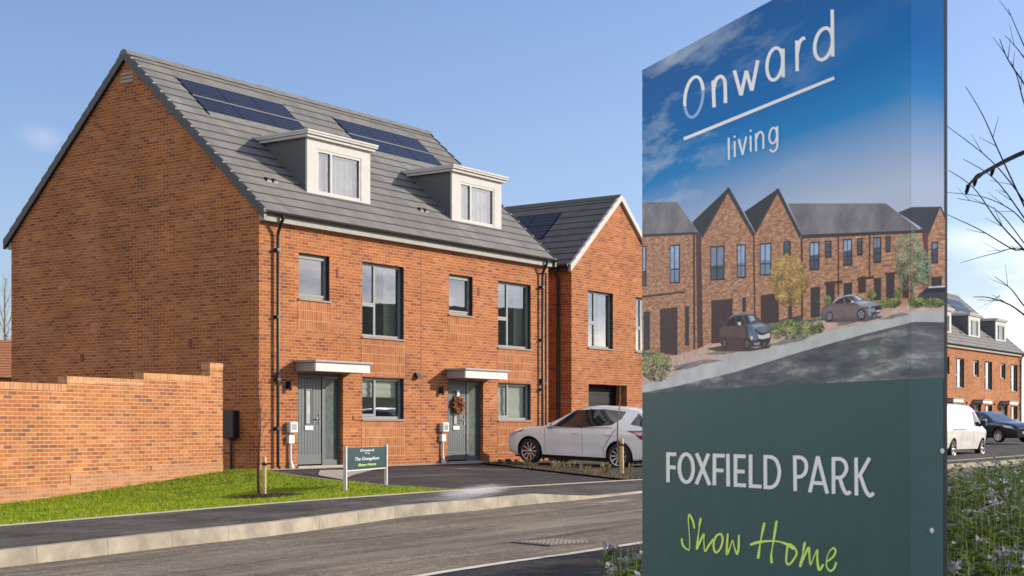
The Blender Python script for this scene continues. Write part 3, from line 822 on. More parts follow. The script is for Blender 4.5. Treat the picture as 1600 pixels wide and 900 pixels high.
        if full or u < 4:
            mb = MB(); mb.box((.84 + o, -.05, 1.80), (.93 + o, -.002, 1.96)); mb.tube([(.885 + o, -.10, 1.76), (.885 + o, -.10, 1.98)], .04, 10); mb.build('wall_lamp', M['black'], root)
            mb = MB(); mb.hexa([(5.44 + o, -.13, 2.16), (5.62 + o, -.13, 2.16), (5.62 + o, -.002, 2.2), (5.44 + o, -.002, 2.2)], [(5.44 + o, -.05, 2.3), (5.62 + o, -.05, 2.3), (5.62 + o, -.002, 2.3), (5.44 + o, -.002, 2.3)]); mb.build('vent_cowl', M['black'], root)
            mb = MB(); mb.box((.84 + o, -.14, .80), (1.10 + o, -.002, 1.05)); mt = mb.build('charge_point', M['meter'], root, .03)
            mb = MB(); mb.box((.90 + o, -.145, .86), (1.04 + o, -.138, 1.0)); mb.build('dial', plain('dial_grey', (.30, .32, .32), .3) if 'dial_grey' not in bpy.data.materials else bpy.data.materials['dial_grey'], mt)
            mb = MB(); mb.box((.84 + o, -.10, .56), (1.02 + o, -.002, .74)); mb.tube([(.93 + o, -.05, .56), (.93 + o, -.05, .2), (.96 + o, -.06, .0)], [.032, .032, .07], 8); mb.tube([(.93 + o, -.05, .8), (.93 + o, -.05, .74)], .015, 6); mb.build('cable_cover', M['meter'], root, .01)
        dormer(root, 2.17 + o, fz)
        solar_array(root, 1.05 + o, 4.68 + o, 2.72, 3.84, 3, 2, fz)
        mb = MB(); yv = .72; xv = .98 + o
        for q in (xv, xv + .22): mb.hexa([(q, yv, fz(yv) + .01), (q + .13, yv, fz(yv) + .01), (q + .13, yv + .1, fz(yv + .1) + .01), (q, yv + .1, fz(yv + .1) + .01)], [(q, yv, fz(yv) + .07), (q + .13, yv, fz(yv) + .07), (q + .13, yv + .1, fz(yv + .1) + .05), (q, yv + .1, fz(yv + .1) + .05)])
        mb.build('tile_vent', M['black'], rf)
    return root, Ln, fz

main, LN, fz = semi('semi_detached_house', SV(0, 0, 0), 2, 'pair of orange brick houses with two white dormers and a blank gable on the left')
# things on the blank gable
mb = MB(); mb.box((-.20, .62, .68), (-.002, 1.02, 1.30)); mb.build('meter_box', M['black'], main, .015)
mb = MB(); mb.tube([(-.06, .82, .68), (-.06, .82, -.2)], .03, 8); mb.build('meter_pipe', M['black'], main)
for (y, z) in ((2.15, 2.78), (6.0, 2.55)):
    mb = MB(); mb.box((-.012, y, z), (.01, y + .12, z + .18)); mb.build('gable_vent', M['vent'], main)
mb = MB()
for k in range(3): mb.box((-.014, 4.18, 9.16 + k * .09), (.01, 4.62, 9.22 + k * .09))
mb.build('apex_vent', plain('apex_vent', (.30, .27, .26), .7), main)
mb = MB(); mb.box((5.70, -.004, -.02), (5.718, .003, 5.6)); mb.build('wall_joint', plain('wall_joint', (.22, .10, .06), .9), main)

# gable-fronted house next door
H2S = 12.73
h2 = empty('gable_fronted_house', SV(H2S, 0, 0), TH, 'orange brick house with its pale edged gable to the street beside the parked white hatchback', 'house')
W2, D2 = 5.46, 8.8; hw = W2 / 2; sl = (8.02 - 5.72) / hw
fz2 = lambda x: 5.76 + sl * min(x, W2 - x)
mb = MB(); holes2 = [(.90, 2.34, 3.32, 5.02), (3.72, 5.0, 3.32, 5.02), (.93, 3.17, -.02, 2.22, .42)]
wall_cells(mb, 0, W2, -.9, 5.70, holes2)
mb.face([(0, 0, 5.70), (W2, 0, 5.70), (hw, 0, fz2(hw) - .10)])
mb.face([(0, 0, -.9), (0, D2, -.9), (0, D2, 5.7), (0, 0, 5.7)]); mb.face([(W2, 0, -.9), (W2, D2, -.9), (W2, D2, 5.7), (W2, 0, 5.7)])
mb.face([(0, D2, -.9), (W2, D2, -.9), (W2, D2, 5.7), (hw, D2, fz2(hw) - .1), (0, D2, 5.7)])
mb.build('wall', M['brick'], h2)
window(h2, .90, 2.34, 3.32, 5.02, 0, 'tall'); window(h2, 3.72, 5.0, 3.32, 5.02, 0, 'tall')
mb = MB(); mb.box((.93, .40, -.02), (3.17, .44, 2.22))
for k in range(8): mb.box((.96, .385, .04 + k * .27), (3.14, .402, .27 + k * .27))
mb.build('garage_door', plain('garage_door', (.006, .006, .007), .6, spec=.2), h2)
mb = MB(); e0 = -.16
gL = lambda u, t, l: (e0 + (hw - e0) * t, u, fz2(0) + sl * (e0 + (hw - e0) * t) + l)
gR = lambda u, t, l: (W2 - e0 - (hw - e0) * t, u, fz2(0) + sl * (e0 + (hw - e0) * t) + l)
roof_slope(mb, gL, -.06, D2 + .06, 11, .035); roof_slope(mb, gR, -.06, D2 + .06, 11, .035)
r2 = mb.build('roof', [M['tile_dark'], M['tile_lip_shade']], h2)
mb = MB()
mb.add([(hw + dx, yy, fz2(hw) + dz) for yy in (-.08, D2 + .08) for dx, dz in ((-.16, -.09), (-.09, .02), (0, .05), (.09, .02), (.16, -.09))], [(i, i + 1, i + 6, i + 5) for i in range(4)] + [(0, 1, 2, 3, 4)])
mb.build('ridge', plain('ridge_dark', (.09, .09, .095), .7), r2)
n_ = 11
for f in (gL, gR):
    mb = MB()
    for i in range(n_):
        p0, p1 = f(0, i / n_, 0), f(0, (i + 1) / n_, 0)
        mb.hexa([(p0[0], -.085, p0[2] - .15), (p0[0], -.002, p0[2] - .15), (p1[0], -.002, p1[2] - .15), (p1[0], -.085, p1[2] - .15)],
                [(p0[0], -.085, p0[2] + .07), (p0[0], -.002, p0[2] + .07), (p1[0], -.002, p1[2] + .035), (p1[0], -.085, p1[2] + .035)])
    mb.build('verge', M['white'], r2)
for xa_, xb_ in ((-.15, -.003), (W2 + .003, W2 + .15)):
    mb = MB(); mb.box((xa_, .0, 5.50), (xb_, D2, 5.63)); mb.build('fascia', M['verge'], h2)
for xa_ in (-.21, W2 + .21):
    mb = MB(); mb.tube([(xa_, -.02, 5.66), (xa_, D2, 5.66)], .06, 10); mb.build('gutter', M['black'], h2)
mb = MB(); mb.tube([(-.21, .42, 5.6), (-.21, .42, 5.5), (-.09, .42, 5.25), (-.09, .42, 0)], .045, 10)
mb.build('downpipe', M['black'], h2)
xs0, xs1 = 1.05, 2.15
for j in range(2):
    for i in range(2):
        a = xs0 + (xs1 - xs0) * j / 2 + .015; b = xs0 + (xs1 - xs0) * (j + 1) / 2 - .015; c = 1.75 + i * .95 + .015; d = c + .92
        mb = MB(); mb.hexa([(a, c, fz2(a) + .02), (a, d, fz2(a) + .02), (b, d, fz2(b) + .02), (b, c, fz2(b) + .02)], [(a, c, fz2(a) + .07), (a, d, fz2(a) + .07), (b, d, fz2(b) + .07), (b, c, fz2(b) + .07)]); mb.build('solar_panel', M['solar'], h2)

# terrace far along the street
TS, TV = 77.6 - 22.7, 5.5
terr_root, _, _ = semi('terraced_house', SV(TS, TV, .22), 4, 'distant orange brick terrace with grey dormers behind the white van', 'verge', False)

# row across the street, out of frame, seen in the window glass
def plain_house(name, loc, rz, w, d, h, pitch, label, wall, roof, wins):
    root = empty(name, loc, rz, label, 'house')
    mb = MB(); wall_cells(mb, 0, w, -1, h, wins)
    rise = pitch * d / 2
    for x in (0, w): mb.face([(x, 0, -1), (x, d, -1), (x, d, h), (x, d / 2, h + rise), (x, 0, h)])
    mb.face([(0, d, -1), (w, d, -1), (w, d, h), (0, d, h)]); mb.build('wall', wall, root)
    mb = MB(); f1 = lambda u, t, l: (u, -.25 + (d / 2 + .25) * t, h - .25 * pitch + (rise + .25 * pitch) * t + l); f2 = lambda u, t, l: (u, d + .25 - (d / 2 + .25) * t, h - .25 * pitch + (rise + .25 * pitch) * t + l)
    roof_slope(mb, f1, -.1, w + .1, 14); roof_slope(mb, f2, -.1, w + .1, 14); mb.build('roof', [roof, M['tile_lip_shade']], root)
    for q in wins:
        a, b, c, e_ = q[:4]; o = MB(); o.box((a, .06, c), (b, .10, c + .06)); o.box((a, .06, e_ - .06), (b, .10, e_)); o.box((a, .06, c + .06), (a + .06, .10, e_ - .06)); o.box((b - .06, .06, c + .06), (b, .10, e_ - .06))
        fr = o.build('window', M['frame_pale'], root); o = MB(); o.face([(a, .09, c), (b, .09, c), (b, .09, e_), (a, .09, e_)]); o.build('pane', M['frost'], fr)
    return root
yb = plain('buff_render', (.52, .46, .34), .9)
wins = [(1.0 + 5 * k, 2.4 + 5 * k, z, z + 1.3) for k in range(4) for z in (1.0, 3.6)]
plain_house('street_house', Vector((47, 62, .3)), R(-96), 21, 9, 5.4, .75, 'buff rendered house row across the street facing the brick houses', yb, M['tile_dark'], wins)
# far left: end of another house beyond the garden
plain_house('far_house', at_z(-160, 650, 78) - Vector((0, 0, 1.0)), R(35), 9, 8, 3.3, .55, 'distant orange brick house end showing past the left corner of the big gable', M['brick'], plain('clay_tile', (.34, .12, .05), .85, var=.2), [(2, 3.2, 1, 2.2)])

# wreath on the second door
def wreath():
    c = Vector((6.9 - .03 + .46, .06, 1.50))
    root = empty('door_wreath', SV(c.x, c.y, c.z), TH, 'round autumn wreath of orange and brown leaves hanging on the right hand grey door', 'wreath')
    rr = random.Random(5); mbs = [MB(), MB()]
    mb0 = MB(); mb0.lathe([(.17 + .03 * math.cos(a), .03 * math.sin(a)) for a in [2 * math.pi * k / 8 for k in range(9)]], 24); mb0.build('ring', M['bark'], root)
    for k in range(620):
        a = rr.uniform(0, 6.283); r_ = rr.gauss(.18, .045); p = Vector((r_ * math.cos(a), rr.uniform(-.075, .0), r_ * math.sin(a)))
        d = Vector((rr.gauss(0, 1), rr.gauss(-.3, .6), rr.gauss(0, 1))).normalized() * rr.uniform(.03, .06); e_ = d.orthogonal().normalized() * rr.uniform(.012, .022)
        mbs[k % 2].add([p - d * .5, p + e_, p + d * .6, p - e_], [(0, 1, 2, 3)])
    mbs[0].build('leaves', leaf_mat('wreath_leaf', [(.2, (.22, .05, .012)), (.5, (.50, .16, .03)), (.8, (.62, .28, .07))], .2), root)
    mbs[1].build('berries', leaf_mat('wreath_berry', [(.2, (.30, .06, .02)), (.5, (.56, .24, .08)), (.8, (.62, .42, .22))], .2), root)
    mb1 = MB(); mb1.box((-.05, -.012, .12), (.05, .004, .40)); mb1.build('hanger', M['meter'], root)
wreath()

# garden wall stepping down to the left
gw = empty('garden_wall', SV(WA.x, WA.y, 0), TH + math.atan2(WDIR.y, WDIR.x) - math.pi, 'low orange brick garden wall stepping down the slope beside the lawn', 'wall')
def gw_pt(px, py):      # position on the wall face -> (distance from the gable, height)
    d = ray(px, py); n_ = Vector((-_wd.y, _wd.x)); A = SV(WA.x, WA.y, 0); A2 = Vector((A.x, A.y))
    t = n_.dot(A2) / n_.dot(Vector((d.x, d.y))); P = Vector((d.x * t, d.y * t)); return (A2 - P).length * (-1 if px < 349 else 1), CAMZ + d.z * t - OZ
secs = []
for (xa, ya, xb, yb_) in ((348, 567, 328, 567.5), (328, 586, 224, 584.5), (224, 591, 105, 590), (105, 598.5, -2, 598)):
    a = gw_pt(xa, ya); b = gw_pt(xb, yb_); secs.append([a[0], b[0], (a[1] + b[1]) / 2])
secs[-1][1] -= .0; last = secs[-1]
secs.append([last[1], last[1] - 1.9, last[2] - .17]); secs.append([last[1] - 1.9, last[1] - 5, last[2] - .34])
mbw, mbc = MB(), MB()
for k, (a, b, h) in enumerate(secs):
    th = .13 if k else .125
    mbw.box((b + (.0 if k == 0 else 0), 0, -1.6), (a, .225, h - th)); mbc.box((b - .004, -.008, h - th + .001), (a + .002, .233, h))
mbw.build('wall', M['garden_brick'], gw); mbc.build('coping', M['coping'], gw)
mb = MB()
for (xa, ya, xb, yb_) in ((348, 724, 236, 727), (236, 734, 110, 741), (110, 758, -2, 765)):
    a = gw_pt(xa, ya); b = gw_pt(xb, yb_); mb.box((b[0], -.012, -1.5), (a[0], .1, (a[1] + b[1]) / 2))
mb.box((gw_pt(-2, 765)[0] - 5, -.012, -1.6), (gw_pt(-2, 765)[0], .1, gw_pt(-2, 775)[1] - .2))
mb.build('plinth', M['plinth'], gw)

# ------------------------------------------------------------------ vehicles
def catmull(kn, n):
    xs = [k[0] for k in kn]; out = []
    for i in range(n + 1):
        out.append(xs[0] + (xs[-1] - xs[0]) * i / n)
    return out
def smooth_interp(x, kn):
    if x <= kn[0][0]: return kn[0][1]
    if x >= kn[-1][0]: return kn[-1][1]
    for i in range(len(kn) - 1):
        if kn[i][0] <= x <= kn[i + 1][0]:
            x0, y0 = kn[i]; x1, y1 = kn[i + 1]; h = x1 - x0; d = (y1 - y0) / h
            def sl_(j):
                if j <= 0: return (kn[1][1] - kn[0][1]) / (kn[1][0] - kn[0][0])
                if j >= len(kn) - 1: return (kn[-1][1] - kn[-2][1]) / (kn[-1][0] - kn[-2][0])
                a = (kn[j][1] - kn[j - 1][1]) / (kn[j][0] - kn[j - 1][0]); b = (kn[j + 1][1] - kn[j][1]) / (kn[j + 1][0] - kn[j][0])
                return 0 if a * b <= 0 else 2 * a * b / (a + b)
            t = (x - x0) / h; m0, m1 = sl_(i), sl_(i + 1)
            return (2 * t**3 - 3 * t**2 + 1) * y0 + (t**3 - 2 * t**2 + t) * h * m0 + (-2 * t**3 + 3 * t**2) * y1 + (t**3 - t**2) * h * m1
CROWN = [(0, 1.0), (.35, .997), (.62, .985), (.82, .96), (.94, .92), (1.0, .86)]
class Car:
    def __init__(self, zb, belt, top, wb, wt_): self.k = (zb, belt, top, wb, wt_)
    def q(self, x): 
        zb, belt, top, wb, wt_ = [smooth_interp(x, k) for k in self.k]
        return zb, min(belt, top - .03), top, wb, wt_
    def hw(self, x, z):
        zb, belt, top, wb, wt_ = self.q(x)
        if z <= belt:
            t = max(0, min(1, (belt - z) / max(.05, belt - zb))); return wb * (1 - .085 * t ** 1.8 + .014 * math.sin(t * math.pi) + .012 * math.exp(-((t - .16) / .07) ** 2) - .030 * math.exp(-((t - .62) / .16) ** 2) * max(0, 1 - abs(x - 1.35) / 1.1))
        t = min(1, (z - belt) / (top - belt)); return wb + (wt_ - wb) * t ** 1.1 if t < .86 else wb + (wt_ - wb) * .86 ** 1.1
    def zt(self, x, y):
        zb, belt, top, wb, wt_ = self.q(x); w = wb + (wt_ - wb) * .86 ** 1.1
        return belt + (top - belt) * interp(min(1, abs(y) / w), CROWN)
    def body(self, n=56, wheels=(), r=.37, zc=.33):
        x0, x1 = self.k[2][0][0], self.k[2][-1][0]; V = []; rings = []
        xs_ = [x0 + (x1 - x0) * i / n for i in range(n + 1)]
        for xw in wheels: xs_ = [x for x in xs_ if abs(x - xw) > r + .02] + [xw - r * math.cos(math.pi * k / 20) for k in range(21)] + [xw - r - .004, xw + r + .004]
        xs_.sort(); yi = .56
        for x in xs_:
            zb, belt, top, wb, wt_ = self.q(x); zl = zb + .012
            for xw in wheels:
                if abs(x - xw) <= r: zl = max(zl, zc + math.sqrt(max(0, r * r - (x - xw) ** 2)))
            half = [(0, zb), (min(yi, wb * .75), zb), (min(yi, wb * .75), max(zl, zb + .001))]
            for t in (1, .9, .8, .7, .6, .5, .4, .3, .22, .16, .1, .05): z = belt - (belt - zl) * t; half.append((self.hw(x, z), z))
            half.append((wb, belt))
            for t in (.12, .3, .5, .7, .86): z = belt + (top - belt) * t; half.append((self.hw(x, z), z))
            w = half[-1][0]
            for f_, q_ in CROWN[::-1][1:]: half.append((w * f_, belt + (top - belt) * q_))
            full = [(x, y, z) for y, z in half] + [(x, -y, z) for y, z in half[-2:0:-1]]
            rings.append(len(V)); V += full; m = len(full)
        mb = MB(); mb.add(V, [], 0, True)
        for i in range(len(xs_) - 1):
            for k in range(m):
                k2 = (k + 1) % m; under = k in (0, 1, 2, m - 3, m - 2, m - 1)
                mb.f.append([rings[i] + k, rings[i] + k2, rings[i + 1] + k2, rings[i + 1] + k]); mb.m.append(1 if under else 0); mb.sm.append(not under)
        for q_, rev in ((rings[0], True), (rings[-1], False)):
            f_ = [q_ + k for k in range(m)]; mb.f.append(f_[::-1] if rev else f_); mb.m.append(0); mb.sm.append(False)
        return mb
    def side(self, poly, side, off=.006, step=.06):
        mb = MB()
        for f in grid_clip(poly, step): mb.add([(x, side * (self.hw(x, z) + off), z) for x, z in f], [list(range(len(f)))], 0, True)
        return mb
    def topp(self, poly, off=.006, step=.06):
        mb = MB()
        for f in grid_clip(poly, step): mb.add([(x, y, self.zt(x, y) + off) for x, y in f], [list(range(len(f)))], 0, True)
        return mb
def wheel(parent, x, y, r, side, spokes=10, dark=True):
    rr = r * .70
    mb = MB(); w = .10
    mb.lathe([(rr, -w), (r - .03, -w), (r - .006, -w + .025), (r, -w + .05), (r, w - .05), (r - .006, w - .025), (r - .03, w), (rr, w)], 40, 'y', (x, y, r))
    o = mb.build('wheel', M['tyre'], parent)
    mb = MB(); yo = y + side * .075
    mb.lathe([(rr + .004, side * .098), (rr - .02, side * .09), (rr - .025, -side * .05), (0, -side * .05)], 40, 'y', (x, y, r), 1)
    mb.lathe([(rr + .003, side * .099), (rr - .018, side * .096), (rr - .02, side * .07)], 40, 'y', (x, y, r), 0)
    mb.lathe([(0, side * .085), (.05, side * .083), (.065, side * .06)], 20, 'y', (x, y, r), 0)
    for k in range(spokes):
        a = 2 * math.pi * k / spokes; c, s_ = math.cos(a), math.sin(a); pts = []
        for (q, wd, yy) in ((.05, .013, .07), (rr - .02, .045 if spokes < 7 else .024, .085)):
            for e_ in (-1, 1): pts.append((x + c * q - s_ * wd * e_, y + side * yy, r + s_ * q + c * wd * e_))
        lo = pts; hi = [(p[0], p[1] - side * .04, p[2]) for p in pts]
        mb.add(lo + hi, [(0, 1, 3, 2), (0, 2, 6, 4), (1, 5, 7, 3), (2, 3, 7, 6)], 0)
    mb.build('rim', [M['alloy'], M['rim_dark']], o)

def finish_mb(mb, name, mat, parent): return mb.build(name, mat, parent)
def hatchback(loc, rz, pitch):
    root = empty('parked_hatchback', loc, rz, 'white five door hatchback parked on the drive facing the brick houses', 'car')
    root.rotation_euler = (0, pitch, rz)
    C = Car([(-.82, .36), (-.5, .24), (0, .22), (2.7, .20), (3.1, .22), (3.56, .32)],
            [(-.82, .80), (-.6, .98), (0, 1.0), (1.2, .985), (2.3, .955), (2.9, .87), (3.3, .78), (3.56, .60)],
            [(-.82, 0.880), (-.78, 1.027), (-.66, 1.191), (-.52, 1.448), (-.40, 1.506), (.2, 1.571), (.8, 1.588), (1.15, 1.559), (1.6, 1.407), (2.05, 1.167), (2.38, 1.003), (2.8, 0.965), (3.15, 0.900), (3.38, 0.815), (3.50, 0.720), (3.56, 0.620)],
            [(-.82, .70), (-.7, .79), (-.4, .86), (0, .885), (2.7, .885), (3.05, .875), (3.3, .83), (3.46, .74), (3.56, .60)],
            [(-.82, .55), (-.5, .56), (0, .585), (1.2, .58), (1.9, .62), (2.4, .72), (3.0, .72), (3.56, .42)])
    C.body(56, (0, 2.70), .385, .335).build('body', [M['paint_white'], M['black']], root)
    for sy in (1, -1):
        for (nm, poly) in (('front_side_window', [(2.03, 0.994), (1.78, 1.206), (1.44, 1.439), (1.02, 1.471), (1.13, 1.014)]), ('rear_side_window', [(1.09, 1.014), (.97, 1.477), (.55, 1.495), (.15, 1.466), (-.06, 1.459), (.02, 1.268), (.25, 1.103)])):
            C.side(poly, sy).build(nm, M['car_glass'], root)
        mb = C.side([(1.078, .30), (1.078, 1.0), (1.086, 1.0), (1.086, .30)], sy, .003)
        for pl in ([(2.20, .34), (2.22, .97), (2.228, .97), (2.208, .34)], [(.30, .72), (.08, 1.02), (.095, 1.03), (.315, .73)], [(.40, .30), (.45, .50), (.37, .62), (.30, .73), (.315, .74), (.385, .63), (.465, .50), (.415, .30)]):
            q = C.side(pl, sy, .003); mb.add(q.v, q.f)
        mb.build('door_seam', M['seam'], root)
        C.side([(1.15, 1.0), (1.015, 1.485), (.955, 1.49), (1.075, 1.0)], sy, .008).build('pillar_trim', M['black'], root)
        C.side([(2.15, .955), (1.3, .985), (.2, 1.03), (.2, 1.045), (1.3, 1.0), (2.15, .97)], sy, .007).build('waist_trim', M['black'], root)
        mb = MB()
        for hx in (1.22, .24): mb.hexa([(hx, sy * (C.hw(hx, .86) + .001), .85), (hx + .2, sy * (C.hw(hx, .86) + .001), .85), (hx + .2, sy * (C.hw(hx, .86) + .03), .85), (hx, sy * (C.hw(hx, .86) + .03), .85)], [(hx, sy * (C.hw(hx, .86) + .001), .88), (hx + .2, sy * (C.hw(hx, .86) + .001), .88), (hx + .2, sy * (C.hw(hx, .86) + .03), .88), (hx, sy * (C.hw(hx, .86) + .03), .88)])
        mb.build('door_handle', M['paint_white'], root, .008)
        C.side([(3.42, .66), (3.30, .80), (2.98, .885), (3.08, .80), (3.25, .70)], sy, .012, .04).build('headlight', M['clear_lens'], root)
        C.side([(3.06, .83), (2.95, .885), (2.88, .88), (2.98, .82)], sy, .013, .04).build('indicator', M['amber'], root)
        C.side([(-.22, .985), (-.62, 1.00), (-.77, .95), (-.77, .80), (-.60, .78), (-.47, .90)], sy, .012, .04).build('tail_light', M['red_lens'], root)
        C.side([(-.40, .945), (-.70, .965), (-.74, .90), (-.58, .88)], sy, .016, .04).build('reversing_lens', M['clear_lens'], root)
        C.side([(-.28, 1.144), (-.40, 1.425), (-.50, 1.354), (-.62, 1.155), (-.60, 1.097)], sy, .006, .04).build('tail_glass', M['car_glass'], root)
        mb = MB(); y0 = C.hw(2.0, 1.0); mb.hexa([(2.02, sy * (y0 - .02), .97), (2.14, sy * (y0 - .02), .96), (2.12, sy * (y0 + .17), .97), (2.0, sy * (y0 + .19), .985)], [(1.98, sy * (y0 + .04), 1.07), (2.06, sy * (y0 + .04), 1.06), (2.04, sy * (y0 + .16), 1.10), (1.96, sy * (y0 + .17), 1.11)]); mb.build('door_mirror', M['paint_white'], root, .02)
        C.side([(.36, .215), (2.34, .205), (2.34, .265), (.36, .275)], sy, .004).build('sill_trim', M['black'], root)
        for x in (0, 2.70): wheel(root, x, sy * .775, .335, sy)
    C.topp([(1.30, -.52), (2.30, -.60), (2.30, .60), (1.30, .52)]).build('windscreen', M['car_glass'], root)
    C.topp([(-.70, -.52), (-.46, -.47), (-.46, .47), (-.70, .52)]).build('rear_window', M['car_glass'], root)
    mb = MB(); mb.box((-.815, -.26, .80), (-.79, .26, .91)); 
    mb = MB(); mb.box((-.5, -.78, .17), (3.2, .78, .215)); mb.build('underside', M['black'], root)
    return root
HV = -4.42
hatchback(SV(8.95, HV + .05, -.135), TH + R(90), -math.atan2(.115, 2.7))

def van(loc, rz):
    root = empty('parked_van', loc, rz, 'white panel van with red tail light parked in front of the far terrace', 'van')
    C = Car([(-.95, .42), (-.6, .34), (0, .32), (3.2, .30), (4.1, .34)], [(-.95, 1.05), (0, 1.12), (2.3, 1.10), (3.2, 1.05), (3.8, .95), (4.1, .72)],
            [(-.95, 1.30), (-.93, 1.62), (-.88, 1.84), (-.78, 1.91), (.5, 1.95), (1.9, 1.94), (2.35, 1.88), (2.8, 1.64), (3.3, 1.27), (3.5, 1.15), (3.9, 1.02), (4.05, .88), (4.1, .76)],
            [(-.95, .88), (-.8, .94), (0, .965), (3.2, .965), (3.6, .93), (3.95, .80), (4.1, .62)], [(-.95, .77), (0, .82), (2.2, .80), (3.2, .80), (3.6, .82), (4.1, .5)])
    C.body(44, (0, 3.2), .385, .33).build('body', [M['paint_van'], M['black']], root)
    for sy in (1, -1):
        C.side([(2.22, 1.14), (2.25, 1.66), (2.48, 1.66), (3.10, 1.22), (3.12, 1.14)], sy).build('cab_window', M['car_glass'], root)
        mb = C.side([(-.2, 1.0), (1.2, 1.0), (1.2, 1.04), (-.2, 1.04)], sy, .004)
        for pl in ([(2.12, .45), (2.12, 1.7), (2.135, 1.7), (2.135, .45)], [(.78, .45), (.78, 1.7), (.792, 1.7), (.792, .45)]):
            q = C.side(pl, sy, .003); mb.add(q.v, q.f)
        mb.build('door_seam', M['rim_dark'], root)
        C.side([(-.94, .85), (-.94, 1.25), (-.80, 1.25), (-.80, .85)], sy, .01, .05).build('tail_light', M['red_lens'], root)
        C.side([(3.95, .80), (3.80, .95), (3.55, 1.0), (3.62, .86)], sy, .01, .05).build('headlight', M['clear_lens'], root)
        mb = MB(); y0 = .94; mb.hexa([(2.95, sy * (y0 - .03), 1.15), (3.05, sy * (y0 - .03), 1.15), (3.05, sy * (y0 + .2), 1.13), (2.95, sy * (y0 + .2), 1.13)], [(2.95, sy * y0, 1.33), (3.03, sy * y0, 1.33), (3.03, sy * (y0 + .19), 1.36), (2.95, sy * (y0 + .19), 1.36)]); mb.build('door_mirror', M['black'], root, .02)
        C.side([(.4, .33), (2.8, .32), (2.8, .40), (.4, .41)], sy, .005).build('sill_trim', M['paint_van'], root)
        for x in (0, 3.2): wheel(root, x, sy * .845, .33, sy, 6)
    C.topp([(2.52, -.64), (3.3, -.70), (3.3, .70), (2.52, .64)]).build('windscreen', M['car_glass'], root)
    mb = MB(); mb.box((-.6, -.8, .24), (3.8, .8, .33)); mb.build('underside', M['black'], root)
    mb = MB(); mb.box((-.958, -.62, 1.2), (-.94, -.08, 1.62)); mb.box((-.958, .08, 1.2), (-.94, .62, 1.62)); mb.build('rear_window', M['car_glass'], root)
    mb = MB(); mb.box((-.97, -.26, .82), (-.955, .26, .93)); mb.build('number_plate', plain('plate_yellow', (.62, .48, .04), .4), root)
    mb = MB(); mb.box((-1.0, -.86, .42), (-.90, .86, .58)); mb.build('rear_bumper', M['rim_dark'], root, .03)
van(SV(27.0, -6.6 + .965, -.17), TH)

def saloon(loc, rz):
    root = empty('parked_car', loc, rz, 'shiny black car parked nose out on a forecourt beyond the white van', 'car')
    C = Car([(-.9, .36), (0, .22), (2.7, .2), (3.6, .26)], [(-.9, .85), (0, .95), (2.2, .92), (3.0, .84), (3.6, .60)],
            [(-.9, .95), (-.8, 1.05), (-.5, 1.30), (.3, 1.45), (1.0, 1.46), (1.5, 1.36), (2.3, 1.0), (3.0, .92), (3.45, .78), (3.6, .64)],
            [(-.9, .72), (0, .89), (2.7, .89), (3.2, .83), (3.6, .60)], [(-.9, .55), (0, .6), (1.2, .58), (2.3, .72), (3.6, .5)])
    C.body(40, (0, 2.7), .37, .32).build('body', [M['paint_black'], M['black']], root)
    for sy in (1, -1):
        C.side([(1.95, .97), (1.3, 1.33), (.95, 1.38), (1.0, .97)], sy).build('front_side_window', M['car_glass'], root)
        C.side([(.95, .97), (.9, 1.38), (.1, 1.34), (-.3, 1.12), (-.2, 1.0)], sy).build('rear_side_window', M['car_glass'], root)
        C.side([(3.5, .64), (3.35, .76), (2.98, .82), (3.1, .70)], sy, .012, .05).build('headlight', M['clear_lens'], root)
        mb = MB(); mb.box((1.92, sy * .88 - .02, .95), (2.04, sy * 1.05, 1.08)); mb.build('door_mirror', M['clear_lens'], root, .02)
        for x in (0, 2.7): wheel(root, x, sy * .78, .32, sy)
    C.topp([(1.45, -.52), (2.2, -.6), (2.2, .6), (1.45, .52)]).build('windscreen', plain('windscreen_glint', (.10, .13, .18), .05, 0, .05, spec=1.0), root)
    mb = MB(); mb.box((3.585, -.26, .40), (3.61, .26, .51)); mb.build('number_plate', M['meter'], root)
    mb = MB(); mb.box((3.50, -.45, .46), (3.585, .45, .60)); mb.build('grille', M['chrome'], root, .02)
_c = sv_of(Vector((22.05, 69.8, 0)))
saloon(SV(_c.x, _c.y, wg(_c.x, _c.y) + .02), R(-64))
def lumpy(name, P, rx, ry, rz_, n, mat, label, cat, size=.08, seed=1, group=None):
    rr = random.Random(seed); mb = MB()
    for k in range(n):
        d = Vector((rr.gauss(0, 1), rr.gauss(0, 1), abs(rr.gauss(0, 1)))).normalized() * rr.uniform(.55, 1) ** .6
        lump = .85 + .3 * noise.noise(d * 2.2 + Vector((seed, 0, 0)))
        c = P + Vector((d.x * rx, d.y * ry, d.z * rz_)) * lump
        a = Vector((rr.gauss(0, 1), rr.gauss(0, 1), rr.gauss(0, 1))).normalized() * size * rr.uniform(.6, 1.3); b = a.orthogonal().normalized() * size * .45
        mb.add([c - a, c + b, c + a, c - b], [(0, 1, 2, 3)])
    return tag(mb.build(name, mat), label, cat, group)
M['hedge'] = leaf_mat('hedge_leaf', [(.2, (.016, .035, .012)), (.5, (.03, .06, .02)), (.8, (.06, .10, .03))], .25)
_h = SV(57, -3.3, .1)
lumpy('hedge', _h, 2.6, 1.4, 1.5, 2600, M['hedge'], 'dark green clipped hedge on the right beyond the black car', 'hedge', .12, 2)

